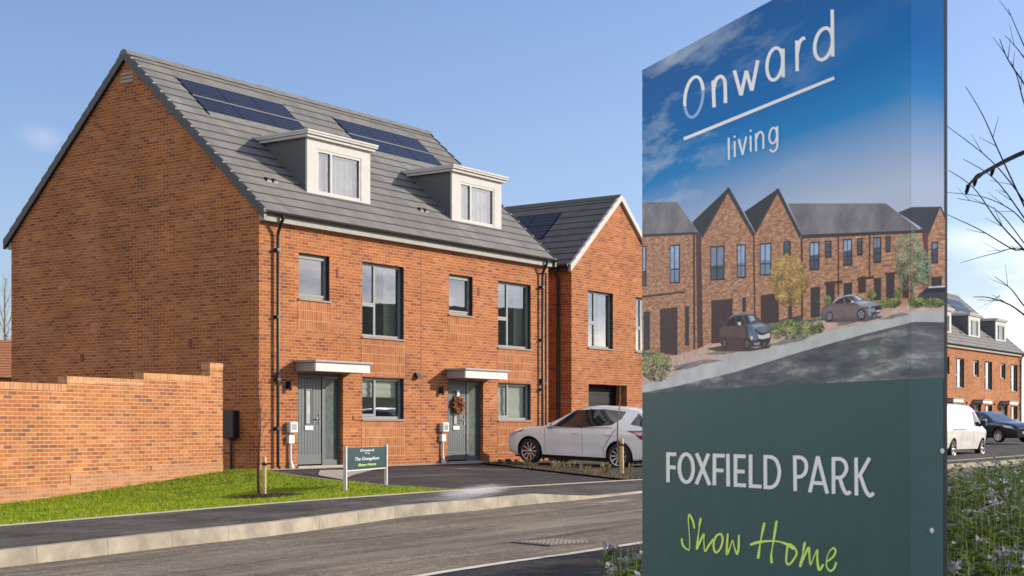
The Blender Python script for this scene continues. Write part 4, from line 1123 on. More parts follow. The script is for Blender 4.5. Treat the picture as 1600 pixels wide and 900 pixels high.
# ------------------------------------------------------------------ the big sign
SW = 2.0
SA = Vector(((1423 - 800) / F * 4.65, 4.65)); SD = Vector((-.3437, .9391)).normalized(); SN = Vector((-SD.y, SD.x)) * 1.0   # SN faces the viewer's left
if SN.x > 0: SN = -SN
THK = .128
GZ = OZ + wr(-17) - .02
sign = empty('show_home_sign', (SA.x, SA.y, GZ), 0, 'tall box sign for a housing development standing at the edge of the flower bed', 'sign')
def s_face(px, py, off):
    d = ray(px, py); den = SN.x * d.x + SN.y * d.y; t = (SN.dot(SA)) / den
    P = Vector((d.x * t, d.y * t, CAMZ + d.z * t)); return P + Vector((SN.x, SN.y, 0)) * off - Vector((SA.x, SA.y, GZ))
def s_ret(px, py, off):
    n_ = -SD; d = ray(px, py); t = n_.dot(SA) / (n_.x * d.x + n_.y * d.y)
    P = Vector((d.x * t, d.y * t, CAMZ + d.z * t)); return P + Vector((n_.x, n_.y, 0)) * off - Vector((SA.x, SA.y, GZ))
far = SD * SW; back = -SN * THK
SPLIT = 1423.0
zt_ = [CAMZ + (HOR - 110) / F * (s_face(1003, 400, 0).y + SA.y) - GZ]
ZT = zt_[0]
wfar = s_face(1003.5, 400, 0); farv = Vector((wfar.x, wfar.y))
def panel_prism(mb, z0, z1, grow=0.0, mi=0):
    a = Vector((0, 0)); b = farv.copy(); c = farv + back; d = back.copy()
    mb.hexa([(p.x, p.y, z0) for p in (a, b, c, d)], [(p.x, p.y, z1) for p in (a, b, c, d)], mi)

PK = 2.0
pm = {}
def pmat(r, g_, b, rough=.38, var=.13, scale=26):
    k = (r, g_, b, var)
    if k not in pm:
        c = srgb(r, g_, b, PK)
        pm[k] = plain('print_%d_%d_%d_%d' % (r, g_, b, int(var * 100)), c, rough, 0, var, scale, .15)
    return pm[k]
def sky_print():
    g = G('print_sky'); co = g.coord(); sp = g.n('ShaderNodeSeparateXYZ'); g.l(co, sp.inputs[0])
    z0 = s_face(1200, 345, 0).z
    mr = g.n('ShaderNodeMapRange'); mr.inputs[1].default_value = z0; mr.inputs[2].default_value = ZT; g.l(sp.outputs[2], mr.inputs[0])
    c = g.ramp(mr.outputs[0], [(0, srgb(160, 170, 192, 1.9)), (.16, srgb(128, 152, 184, 1.85)), (.36, srgb(30, 118, 176, 1.7)), (.55, srgb(0, 104, 172, 1.45)), (1, srgb(0, 84, 150, 1.4))])
    # wisps running up to the right, and grey clouds near the far top corner
    m = g.n('ShaderNodeMapping'); m.inputs['Rotation'].default_value = (R(35), 0, 0); m.inputs['Scale'].default_value = (1.1, .9, 3.6); g.l(co, m.inputs['Vector'])
    w = g.ramp(g.noise(1.6, 7, m.outputs[0], .6), [(.50, (0, 0, 0)), (.74, (1, 1, 1))])
    far_m = g.n('ShaderNodeMapRange'); far_m.inputs[1].default_value = .25; far_m.inputs[2].default_value = 1.7; far_m.inputs[3].default_value = .04; far_m.inputs[4].default_value = .8; g.l(sp.outputs[1], far_m.inputs[0])
    c = g.mix(g.math('MULTIPLY', w, far_m.outputs[0]), c, srgb(168, 180, 204, PK))
    return g.fin(c, .5, 0, .12)
pm['sky'] = sky_print()
def brick_print():
    g = G('print_brick'); n1 = g.noise(60, 3); m = g.n('ShaderNodeMapping'); m.inputs['Scale'].default_value = (1, 1, 4); g.l(g.coord(), m.inputs['Vector'])
    n2 = g.noise(34, 3, m.outputs[0], .7)
    return g.fin(g.ramp(n2, [(.28, srgb(104, 72, 56, PK)), (.5, srgb(152, 110, 86, PK)), (.72, srgb(196, 152, 124, PK))]), .5, 0, .15)
pm['brick'] = brick_print()
def road_print():
    g = G('print_road'); m = g.n('ShaderNodeMapping'); m.inputs['Scale'].default_value = (1, 1, 5); g.l(g.coord(), m.inputs['Vector'])
    n2 = g.noise(3.2, 6, m.outputs[0], .62)
    return g.fin(g.ramp(n2, [(.38, srgb(62, 66, 70, PK)), (.54, srgb(86, 90, 92, PK)), (.70, srgb(158, 156, 152, PK))]), .5, 0, .15)
pm['road'] = road_print()
def roof_print():
    g = G('print_roof'); n2 = g.noise(9, 6); return g.fin(g.ramp(n2, [(.3, srgb(88, 86, 90, PK)), (.7, srgb(126, 122, 126, PK))]), .5, 0, .15)
pm['roof'] = roof_print()
TEAL = plain('print_teal', srgb(40, 68, 68, 1.7), .36, 0, .06, 12, .35)

# body of the sign: two panels (picture above, teal below) in one folded box
body = MB(); panel_prism(body, .04, ZT)
sb = body.build('sign_panel', [TEAL], sign)
mb = MB()
a, c_ = back, farv + back
_b0 = back + SD * .001; _b1 = back - SN * .012 + SD * .001; _b2 = back - SN * .012 - SD * .0006; _b3 = back - SD * .0006
mb.hexa([(p.x, p.y, .02) for p in (_b0, _b1, _b2, _b3)], [(p.x, p.y, ZT + .004) for p in (_b0, _b1, _b2, _b3)])
mb.build('edge_trim', M['black'], sign)
mb = MB()
for pt in (farv * .12 + back * .5, farv * .88 + back * .5): mb.box((pt.x - .035, pt.y - .035, -.35), (pt.x + .035, pt.y + .035, .05))
mb.build('post', M['verge'], sign)

pic = MB(); pmats = []
def mid_(m):
    if m not in pmats: pmats.append(m)
    return pmats.index(m)
def pr_poly(pts, mat, lev):
    """a printed shape given by its outline on the photographed panel, laid on the two faces of the box"""
    lev = lev * .00006 + .0004
    for keep, fn in ((False, s_face), (True, s_ret)):
        c = clip_half([(float(x), float(y)) for x, y in pts], 0, SPLIT, keep)
        if len(c) >= 3 and (max(p[0] for p in c) - min(p[0] for p in c)) > .05: pic.face([fn(x, y, lev) for x, y in c], mid_(mat))
def B(pts): return [(990 + x / 2.648, 280 + y / 2.648) for x, y in pts]
XR, XL = 1476.5, 1003.5
BND = [(1003, 614.3), (1120, 607.5), (1260, 600), (1423, 592), (1480, 590.5)]
# sky, ground
pr_poly([(XL, 420), (XL, 60), (1423, -150), (1423, 420)], pm['sky'], 0)
_k = SPLIT
topz = ZT
pic.face([Vector((0, 0, s_ret(1430, 420, 0).z)) + Vector((-SD.x, -SD.y, 0)) * .0004, Vector((back.x, back.y, s_ret(1476, 420, 0).z)) + Vector((-SD.x, -SD.y, 0)) * .0004, Vector((back.x, back.y, ZT)) + Vector((-SD.x, -SD.y, 0)) * .0004, Vector((0, 0, ZT)) + Vector((-SD.x, -SD.y, 0)) * .0004], mid_(pm['sky']))
# the sky print must stop at the top of the panel on the face too: rebuild it exactly
pic.v = pic.v[:0]; pic.f = []; pic.m = []; pic.sm = []
for (p, q, nn) in ((Vector((0, 0)), farv, SN), (Vector((0, 0)), back, -SD)):
    o_ = Vector((nn.x, nn.y, 0)) * .0004
    zb0, zb1 = (s_face(1423, 430, 0).z, s_face(1003.5, 430, 0).z) if nn is SN else (s_ret(1423, 430, 0).z,) * 2
    pic.face([Vector((p.x, p.y, zb0)) + o_, Vector((q.x, q.y, zb1)) + o_, Vector((q.x, q.y, ZT)) + o_, Vector((p.x, p.y, ZT)) + o_], mid_(pm['sky']))
pr_poly([(XL, 425), (SPLIT, 428), (XR, 428), (XR, 470)] + [(x, y) for x, y in BND[::-1]] + [(XL, 614)], pm['road'], 1)
pave = pmat(160, 160, 158, var=.16, scale=9)
pr_poly(B([(36, 850), (330, 742), (640, 660), (950, 596), (1160, 543), (1288, 538), (1288, 592), (1160, 590), (960, 640), (700, 712), (420, 798), (170, 858), (36, 883)]), pave, 2)
drive = pmat(172, 146, 132, var=.18, scale=34)
pr_poly(B([(36, 735), (260, 690), (700, 600), (1000, 540), (1160, 520), (1288, 520), (1288, 540), (1160, 545), (950, 599), (640, 664), (330, 746), (36, 853)]), drive, 3)
dk = pmat(42, 42, 46); dk2 = pmat(54, 50, 52); glz = pmat(132, 150, 178); glz2 = pmat(108, 120, 140)
BR, RF = pm['brick'], pm['roof']
for pts, m, lv in (
    ([(36, 225), (265, 222), (265, 705), (160, 732), (36, 712)], BR, 4), ([(36, 95), (180, 95), (270, 220), (36, 232)], RF, 5), ([(36, 228), (268, 218), (268, 228), (36, 240)], dk2, 6),
    ([(390, 38), (243, 178), (280, 240), (395, 62)], dk, 4), ([(597, 40), (458, 135), (502, 218), (599, 62)], dk, 4),
    ([(258, 225), (284, 225), (288, 692), (264, 702)], pmat(74, 50, 48), 5),
    ([(393, 52), (497, 230), (503, 592), (288, 692), (280, 240)], BR, 6), ([(597, 55), (691, 235), (700, 562), (505, 602), (500, 225)], BR, 6),
    ([(385, 36), (396, 34), (504, 226), (494, 240), (392, 62)], dk2, 7), ([(589, 40), (601, 38), (697, 232), (687, 244), (597, 64)], dk2, 7),
    ([(392, 40), (396, 50), (286, 244), (279, 236)], dk2, 7), ([(596, 42), (600, 52), (507, 226), (500, 218)], dk2, 7),
    ([(637, 100), (1045, 100), (1197, 218), (700, 238)], RF, 4), ([(700, 236), (1192, 214), (1218, 480), (1150, 520), (700, 586)], BR, 5), ([(694, 230), (1197, 210), (1197, 222), (697, 246)], dk2, 6),
    ([(1186, 200), (1220, 236), (1224, 482), (1190, 482)], pmat(84, 62, 58), 3.5), ([(1095, 138), (1150, 115), (1270, 114), (1217, 240), (1190, 200)], pmat(58, 60, 66), 3), ([(1270, 122), (1288, 165), (1288, 470), (1222, 480), (1217, 238)], BR, 4), ([(1266, 114), (1272, 113), (1288, 150), (1288, 166)], dk2, 5)):
    pr_poly(B(pts), m, lv)
for (x0, y0, x1, y1) in ((150, 272, 193, 432), (318, 278, 377, 420), (428, 270, 465, 410), (523, 265, 571, 400), (620, 258, 651, 316), (728, 260, 770, 378), (792, 255, 820, 326), (868, 248, 905, 360), (925, 245, 948, 317), (992, 240, 1025, 347), (1043, 236, 1064, 303), (1232, 260, 1259, 350), (36, 275, 54, 445)):
    dy = -(x1 - x0) * .06
    pr_poly(B([(x0, y0), (x1, y0 + dy), (x1, y1 + dy * .6), (x0, y1)]), dk, 8)
    w = (x1 - x0)
    pr_poly(B([(x0 + 4, y0 + 6), (x1 - 5, y0 + dy + 6), (x1 - 5, y1 + dy - 30), (x0 + 4, y1 - 30)]), glz if x0 < 900 and x0 != 318 else glz2, 9)
    pr_poly(B([(x0 + 4, y1 - 62), (x1 - 5, y1 - 66), (x1 - 5, y1 - 8), (x0 + 4, y1 - 6)]), glz2 if x0 in (150, 523, 428) else pmat(70, 74, 84), 9.5)
    if w > 32: pr_poly(B([(x0 + w * .42, y0 + 4), (x0 + w * .5, y0 + 4), (x0 + w * .5, y1 - 6), (x0 + w * .42, y1 - 6)]), dk, 10)
    pr_poly(B([(x0 + 3, y0 + .62 * (y1 - y0)), (x1 - 3, y0 + .61 * (y1 - y0)), (x1 - 3, y0 + .64 * (y1 - y0)), (x0 + 3, y0 + .65 * (y1 - y0))]), dk, 10)
mar = pmat(62, 46, 46)
for (x0, y0, x1, y1, m) in ((110, 537, 182, 728, mar), (42, 548, 68, 706, dk2), (213, 527, 230, 690, dk2), (322, 502, 410, 672, mar), (527, 480, 602, 592, mar), (450, 490, 466, 548, dk2), (733, 448, 772, 570, dk2), (797, 425, 833, 540, dk2), (870, 430, 905, 490, dk2), (930, 405, 962, 470, mar), (995, 410, 1025, 500, dk2), (1045, 390, 1080, 495, dk2), (1115, 400, 1140, 490, mar), (1232, 405, 1275, 440, dk2)):
    pr_poly(B([(x0, y0), (x1, y0 - (x1 - x0) * .1), (x1, y1), (x0, y1 + (x1 - x0) * .1 * (-1 if x0 < 300 and x0 > 100 else 1))]), m, 8)
for pts in ([(36, 482), (212, 462), (212, 470), (36, 491)], [(790, 428), (866, 418), (866, 430), (790, 440)], [(925, 408), (996, 400), (996, 411), (925, 420)], [(1040, 388), (1090, 382), (1090, 390), (1040, 396)], [(246, 225), (254, 225), (256, 702), (248, 704)], [(495, 235), (501, 235), (505, 590), (499, 592)], [(845, 236), (851, 236), (851, 480), (845, 482)], [(974, 230), (980, 230), (980, 410), (974, 412)], [(692, 240), (700, 240), (702, 580), (694, 582)]):
    pr_poly(B(pts), pmat(70, 46, 44), 11)
def ell(cx, cy, rx, ry, n=22): return [(cx + rx * math.cos(2 * math.pi * k / n), cy + ry * math.sin(2 * math.pi * k / n)) for k in range(n)]
# printed cars
def D5(pts): return [(1000 + x / 5, 440 + y / 5) for x, y in pts]
def E5(pts): return [(1200 + x / 4.736, 430 + y / 4.736) for x, y in pts]
for pts, c, lv in (
    ([(520, 525), (640, 500), (900, 520), (1030, 495), (1010, 520), (860, 545), (600, 545)], (74, 58, 52), 12),
    ([(618, 400), (630, 362), (650, 340), (690, 292), (722, 262), (790, 246), (880, 250), (905, 262), (942, 305), (1000, 335), (1022, 372), (1026, 440), (1008, 490), (985, 508), (880, 508), (850, 528), (815, 522), (790, 515), (700, 512), (672, 520), (645, 505), (622, 470)], (70, 56, 54), 13),
    ([(618, 400), (632, 362), (690, 350), (815, 348), (838, 420), (820, 440), (640, 425)], (84, 66, 62), 14), ([(690, 292), (722, 262), (790, 246), (880, 250), (895, 256), (800, 262), (735, 275)], (96, 104, 112), 15),
    ([(668, 335), (700, 298), (735, 270), (790, 264), (808, 338), (700, 346)], (36, 34, 38), 15), ([(745, 270), (752, 268), (760, 342), (752, 342)], (76, 62, 60), 16),
    ([(806, 264), (888, 258), (936, 312), (832, 332)], (72, 78, 90), 15), ([(850, 268), (884, 266), (905, 300), (868, 312)], (150, 152, 156), 16), ([(812, 266), (836, 264), (858, 322), (834, 328)], (46, 48, 56), 16),
    ([(834, 338), (940, 316), (1004, 340), (1018, 372), (1000, 392), (930, 408), (880, 384)], (92, 102, 116), 15), ([(870, 345), (940, 328), (985, 342), (900, 362)], (128, 138, 150), 16), ([(845, 360), (925, 410), (915, 470), (850, 440)], (86, 96, 112), 15),
    ([(905, 372), (960, 408), (1004, 392), (1000, 402), (958, 420), (900, 385)], (40, 42, 48), 17), ([(922, 414), (960, 420), (1018, 398), (1020, 436), (960, 450), (930, 445)], (196, 198, 200), 17), ([(962, 425), (1000, 416), (1000, 434), (962, 442)], (226, 228, 230), 18),
    ([(868, 425), (885, 430), (880, 460), (866, 450)], (190, 194, 200), 18), ([(880, 462), (1022, 448), (1006, 490), (985, 506), (884, 506)], (48, 48, 54), 16), ([(890, 478), (940, 472), (935, 496), (892, 498)], (120, 126, 136), 17),
    ([(765, 316), (790, 316), (792, 340), (768, 340)], (190, 190, 188), 18)):
    pr_poly(D5(pts), pmat(*c), lv)
for (x, y, a, b) in ((838, 486, 24, 44), (662, 480, 18, 40), (975, 490, 20, 26)):
    pr_poly(D5(ell(x, y, a, b)), pmat(34, 32, 34), 16.5); pr_poly(D5(ell(x, y, a * .66, b * .66)), pmat(108, 92, 86), 17.5)
    for k in range(5): pr_poly(D5([(x, y), (x + a * .6 * math.cos(k * 1.257), y + b * .6 * math.sin(k * 1.257)), (x + a * .6 * math.cos(k * 1.257 + .5), y + b * .6 * math.sin(k * 1.257 + .5))]), pmat(52, 46, 46), 18.5)
for pts, c, lv in (
    ([(390, 322), (440, 318), (720, 322), (830, 300), (850, 312), (730, 342), (440, 350)], (84, 70, 64), 12),
    ([(388, 300), (398, 252), (430, 216), (478, 205), (520, 166), (560, 150), (600, 143), (662, 145), (722, 185), (800, 199), (838, 222), (846, 258), (826, 284), (800, 302), (728, 328), (640, 325), (500, 326), (440, 322), (400, 316)], (92, 82, 84), 13),
    ([(392, 262), (470, 232), (640, 228), (690, 236), (650, 300), (500, 312), (440, 290)], (104, 90, 90), 14), ([(430, 216), (478, 205), (520, 166), (600, 143), (662, 145), (640, 150), (560, 158), (500, 200)], (172, 176, 184), 15),
    ([(488, 204), (528, 170), (586, 160), (628, 204), (510, 210)], (44, 42, 48), 15), ([(556, 162), (564, 162), (578, 208), (568, 208)], (112, 100, 100), 16),
    ([(602, 152), (660, 149), (716, 186), (640, 194)], (98, 106, 120), 15), ([(640, 154), (662, 152), (700, 180), (676, 186)], (168, 176, 188), 16), ([(604, 156), (622, 156), (650, 190), (640, 194)], (54, 56, 64), 16),
    ([(640, 197), (720, 188), (798, 201), (828, 218), (775, 232), (690, 232)], (128, 136, 150), 15), ([(660, 200), (720, 192), (770, 202), (700, 212)], (160, 168, 180), 16),
    ([(786, 234), (840, 220), (842, 250), (800, 262)], (46, 48, 56), 17), ([(738, 228), (782, 228), (778, 240), (745, 240)], (60, 64, 72), 17), ([(742, 230), (770, 230), (766, 236), (748, 237)], (216, 220, 226), 18),
    ([(736, 250), (786, 242), (800, 265), (842, 254), (836, 276), (800, 292), (748, 300)], (124, 130, 142), 15), ([(760, 278), (832, 264), (826, 280), (770, 294)], (56, 58, 66), 17), ([(805, 262), (838, 256), (836, 266), (806, 272)], (220, 222, 226), 18),
    ([(616, 190), (640, 190), (640, 202), (618, 202)], (190, 196, 206), 18)):
    pr_poly(E5(pts), pmat(*c), lv)
for (x, y, a, b) in ((692, 290, 33, 43), (457, 305, 26, 38), (790, 304, 18, 18)):
    pr_poly(E5(ell(x, y, a, b)), pmat(38, 36, 40), 16.5); pr_poly(E5(ell(x, y, a * .7, b * .7)), pmat(134, 126, 126), 17.5)
    for k in range(5): pr_poly(E5([(x, y), (x + a * .64 * math.cos(k * 1.257), y + b * .64 * math.sin(k * 1.257)), (x + a * .64 * math.cos(k * 1.257 + .55), y + b * .64 * math.sin(k * 1.257 + .55))]), pmat(56, 52, 54), 18.5)
for pts, c, lv in (([(1165, 495), (1190, 468), (1216, 445), (1288, 440), (1288, 500)], (56, 58, 66), 12), ([(1216, 445), (1288, 440), (1288, 446), (1220, 450)], (176, 180, 188), 13), ([(1200, 462), (1226, 452), (1288, 450), (1288, 466), (1205, 470)], (36, 38, 46), 13)):
    pr_poly(B(pts), pmat(*c), lv)
# dappled shade printed over the forecourt and the foot of the fronts
for (x, y, a, b) in ((420, 700, 120, 16), (640, 668, 90, 12), (240, 770, 120, 12), (900, 590, 90, 9), (1080, 566, 70, 8), (980, 655, 120, 7)):
    pr_poly(B([(x + a * math.cos(t) * (.8 + .3 * math.sin(3 * t + x)), y - .18 * a * math.cos(t) + b * math.sin(t)) for t in [k * .449 for k in range(14)]]), pmat(118, 112, 110, var=.2), 3.6)
# printed trees and shrubs, each a scatter of small leaf shapes
rr = random.Random(11)
def foliage(cx, cy, rx, ry, n, cols, s0=2.2, s1=5.0, lev=18):
    for k in range(int(n * 2.6)):
        a = rr.uniform(0, 6.283); q = math.sqrt(rr.random()) * (1 + .18 * noise.noise(Vector((math.cos(a) * 1.6 + cx, math.sin(a) * 1.6, 0))))
        x, y = cx + rx * q * math.cos(a), cy + ry * q * math.sin(a); s_ = rr.uniform(s0, s1); an = rr.uniform(0, 3.14)
        sh = noise.noise(Vector((x * .03, y * .03, cx))) + .9 * (cy - y) / ry * .5 + rr.uniform(-.5, .5)
        m = cols[max(0, min(len(cols) - 1, int((sh + .9) / 1.8 * len(cols))))]
        pr_poly(B([(x + s_ * math.cos(an + t) * (1 if i % 2 else .55), y + s_ * math.sin(an + t) * (1 if i % 2 else .55)) for i, t in enumerate((0, 1.2, 2.5, 3.7, 5.0))]), m, lev + rr.uniform(0, 12))
pr_poly(B([(640, 470), (655, 470), (658, 592), (640, 592)]), pmat(66, 54, 46), 17); pr_poly(B([(1146, 400), (1156, 400), (1160, 490), (1148, 490)]), pmat(110, 92, 80), 17)
foliage(645, 420, 76, 112, 520, [pmat(104, 88, 52), pmat(136, 114, 62), pmat(166, 142, 76), pmat(192, 168, 98)])
foliage(1142, 340, 62, 118, 430, [pmat(66, 84, 66), pmat(92, 112, 88), pmat(118, 140, 110), pmat(146, 164, 136)])
foliage(1205, 370, 26, 80, 120, [pmat(72, 90, 70), pmat(100, 122, 96), pmat(126, 146, 118)])
gr = [pmat(56, 68, 44), pmat(80, 94, 56), pmat(108, 120, 66), pmat(138, 146, 84)]
foliage(95, 770, 66, 62, 260, gr); foliage(600, 625, 34, 34, 80, gr); foliage(650, 622, 40, 38, 110, gr); foliage(710, 622, 40, 36, 110, gr); foliage(760, 612, 30, 28, 80, gr)
foliage(985, 478, 18, 22, 50, gr); foliage(1098, 470, 18, 26, 50, gr); foliage(1060, 512, 46, 20, 90, gr); foliage(1170, 508, 34, 24, 90, gr); foliage(1240, 512, 46, 20, 110, gr); foliage(805, 500, 14, 20, 40, gr)
# grass corner
pic.build('printed_picture', pmats, sign)

# lettering, drawn as strokes
def cr_spline(pts, n=6, closed=False):
    P = [Vector(p) for p in pts]; out = []
    N = len(P)
    rng = range(N) if closed else range(N - 1)
    for i in rng:
        p0 = P[(i - 1) % N] if closed or i > 0 else P[0]; p1 = P[i]; p2 = P[(i + 1) % N]; p3 = P[(i + 2) % N] if closed or i + 2 < N else P[-1]
        for k in range(n):
            t = k / n; out.append(.5 * ((2 * p1) + (-p0 + p2) * t + (2 * p0 - 5 * p1 + 4 * p2 - p3) * t * t + (-p0 + 3 * p1 - 3 * p2 + p3) * t ** 3))
    if not closed: out.append(P[-1])
    return out
stroke_n = [0]
def stroke(mb, pts, hwid, conv, smooth=False, closed=False, taper=None, mi=0):
    if not smooth and not closed and 2 < len(pts) < 8:
        for a_, b_ in zip(pts, pts[1:]): stroke(mb, [a_, b_], hwid, conv, False, False, taper, mi)
        return
    P = cr_spline(pts, 7, closed) if smooth else [Vector(p) for p in pts]
    P = [Vector(conv(p.x, p.y)) for p in P]; N = len(P); Lq, Rq = [], []
    for i in range(N):
        a = P[(i - 1) % N] if closed or i > 0 else P[i]; b = P[(i + 1) % N] if closed or i < N - 1 else P[i]
        d = (b - a); d = d.normalized() if d.length else Vector((1, 0)); nn = Vector((-d.y, d.x))
        hh = hwid * (taper(i / (N - 1)) if taper else 1)
        Lq.append(P[i] + nn * hh); Rq.append(P[i] - nn * hh)
    stroke_n[0] += 1; off = .0012 + .00005 * (stroke_n[0] % 30)
    V = [s_face(p.x, p.y, off) for p in Lq] + [s_face(p.x, p.y, off) for p in Rq]; Fc = []
    for i in range(N if closed else N - 1):
        j = (i + 1) % N; Fc.append((i, j, N + j, N + i))
    mb.add(V, Fc, mi)
def shear_ell(cx, cy, rx, ry, k, a0=0, a1=360, n=26):
    return [(cx + rx * math.cos(R(a0 + (a1 - a0) * i / n)), cy - ry * math.sin(R(a0 + (a1 - a0) * i / n)) + k * rx * math.cos(R(a0 + (a1 - a0) * i / n))) for i in range(n + 1)]
LW = plain('letter_white', (.95, .95, .95), .3, 0, .01, coat=.6); LG = plain('letter_green', srgb(182, 208, 92, 1.5), .5, 0, .03); LF = plain('letter_faded', srgb(110, 142, 190, PK), .5, 0, .03)
cA = lambda x, y: (990 + x / 3, y / 3)
mb = MB()
stroke(mb, shear_ell(284, 455, 43, 92, -.55, 5, 192), 2.5, cA); stroke(mb, shear_ell(284, 455, 43, 92, -.55, 192, 365), 2.3, cA, mi=1)
for pts, sm in (([(379, 503), (374, 378)], 0), ([(376, 425), (386, 378), (408, 358), (426, 372), (431, 405), (432, 483)], 1), ([(474, 330), (505, 447), (530, 332), (556, 425), (584, 283)], 0), ([(702, 228), (703, 362)], 0), ([(767, 190), (769, 334)], 0), ([(769, 250), (778, 205), (790, 185), (806, 178)], 1), ([(933, 45), (936, 265)], 0)):
    stroke(mb, pts, 2.75, cA, bool(sm))
stroke(mb, shear_ell(664, 300, 37, 74, -.42)[:-1], 2.6, cA, closed=True); stroke(mb, shear_ell(893, 206, 42, 72, -.45)[:-1], 2.8, cA, closed=True)
stroke(mb, [(237, 652), (943, 365)], 2.5, cA)
mb.build('lettering', [LW, LF], sign)
mb = MB()
for pts, sm in (([(448, 645), (449, 749)], 0), ([(476, 662), (477, 736)], 0), ([(476, 636), (476, 645)], 0), ([(496, 652), (513, 726), (531, 640)], 0), ([(551, 636), (552, 711)], 0), ([(551, 609), (551, 618)], 0), ([(576, 626), (577, 709)], 0), ([(577, 655), (586, 628), (598, 618), (609, 630), (611, 650), (611, 698)], 1), ([(676, 592), (677, 672), (671, 700), (656, 711), (641, 701)], 1)):
    stroke(mb, pts, 1.55, cA, bool(sm))
stroke(mb, shear_ell(657, 636, 18, 36, -.35)[:-1], 1.5, cA, closed=True)
mb.build('lettering', LW, sign)
cB = lambda x, y: (1040 + x / 4.706, 690 + y / 4.706)
mb = MB()
for pts, sm in (([(22, 78), (22, 298)], 0), ([(12, 92), (84, 93)], 0), ([(24, 188), (79, 191)], 0), ([(230, 86), (326, 320)], 0), ([(318, 88), (228, 313)], 0), ([(362, 88), (360, 321)], 0), ([(352, 103), (437, 104)], 0), ([(362, 210), (428, 213)], 0), ([(460, 90), (463, 329)], 0), ([(516, 92), (517, 332)], 0), ([(506, 107), (592, 109)], 0), ([(516, 218), (584, 221)], 0), ([(508, 317), (595, 323)], 0), ([(628, 95), (628, 340)], 0), ([(618, 325), (708, 331)], 0),
    ([(736, 98), (737, 349)], 0), ([(736, 113), (785, 116), (822, 148), (840, 222), (824, 298), (786, 334), (736, 335)], 1)):
    stroke(mb, pts, 2.9, cB, bool(sm))
stroke(mb, shear_ell(155, 195, 51, 103, .06)[:-1], 2.9, cB, closed=True)
mb.build('lettering', LW, sign)
mb = MB()
for pts, sm in (([(953, 102), (957, 363)], 0), ([(952, 117), (1000, 118), (1030, 143), (1039, 184), (1029, 228), (1000, 256), (955, 258)], 1), ([(1064, 373), (1123, 108), (1193, 382)], 0), ([(1088, 303), (1172, 308)], 0), ([(1238, 113), (1239, 384)], 0), ([(1238, 128), (1290, 129), (1323, 154), (1334, 198), (1319, 240), (1288, 264), (1240, 264)], 1), ([(1286, 266), (1304, 328), (1326, 372), (1346, 381), (1364, 366)], 1), ([(1405, 117), (1408, 396)], 0), ([(1505, 120), (1424, 264)], 0), ([(1434, 240), (1470, 345), (1494, 388), (1514, 396), (1534, 376)], 1)):
    stroke(mb, pts, 2.9, cB, bool(sm))
mb.build('lettering', LW, sign)
cC = lambda x, y: (1050 + x / 5.714, 790 + y / 5.714)
mb = MB()
for pts, w_ in (([(205, 205), (198, 160), (180, 110), (158, 80), (151, 130), (160, 250), (162, 385), (140, 390), (112, 368), (96, 335), (93, 292)], 1.35), ([(262, 110), (245, 220), (226, 394)], 1.6), ([(228, 390), (255, 325), (290, 252), (290, 320), (300, 408), (335, 355), (376, 298)], 1.5), ([(505, 250), (497, 340), (496, 436), (525, 370), (547, 308), (562, 370), (586, 432), (600, 380), (603, 262)], 1.5), ([(700, 350), (760, 330), (840, 318), (920, 317), (990, 330), (1040, 352), (1090, 388)], 1.9), ([(828, 152), (795, 310), (771, 474)], 1.8), ([(938, 133), (910, 310), (890, 430), (893, 516)], 1.7), ([(1190, 326), (1170, 430), (1147, 548)], 1.8), ([(1149, 540), (1185, 450), (1224, 375), (1230, 450), (1240, 530), (1270, 455), (1302, 395), (1300, 480), (1318, 574), (1355, 523)], 1.6), ([(1385, 502), (1440, 458), (1464, 408), (1445, 378), (1412, 408), (1387, 470), (1383, 540), (1413, 582), (1450, 562), (1470, 503)], 1.4)):
    stroke(mb, pts, w_, cC, True, taper=lambda t: .85 + .3 * math.sin(t * 9))
for pts in ([(440, 255), (400, 270), (375, 335), (383, 405), (408, 415), (440, 370), (456, 300)], [(1045, 345), (1028, 420), (1024, 500), (1046, 526), (1082, 492), (1116, 430), (1100, 380)]): stroke(mb, pts, 1.6, cC, True, True)
mb.build('lettering', LG, sign)
# screws on the return
mb = MB()
for (px, py) in ((1472, 704.5), (1455.5, 829)):
    c = s_ret(px, py, .003); nn = Vector((-SD.x, -SD.y, 0)); mb.tube([c - nn * .0035, c - nn * .0022], .0085, 14)
    mb.tube([c - nn * .0022, c - nn * .0014], .005, 10)
mb.build('screw', M['meter'], sign)

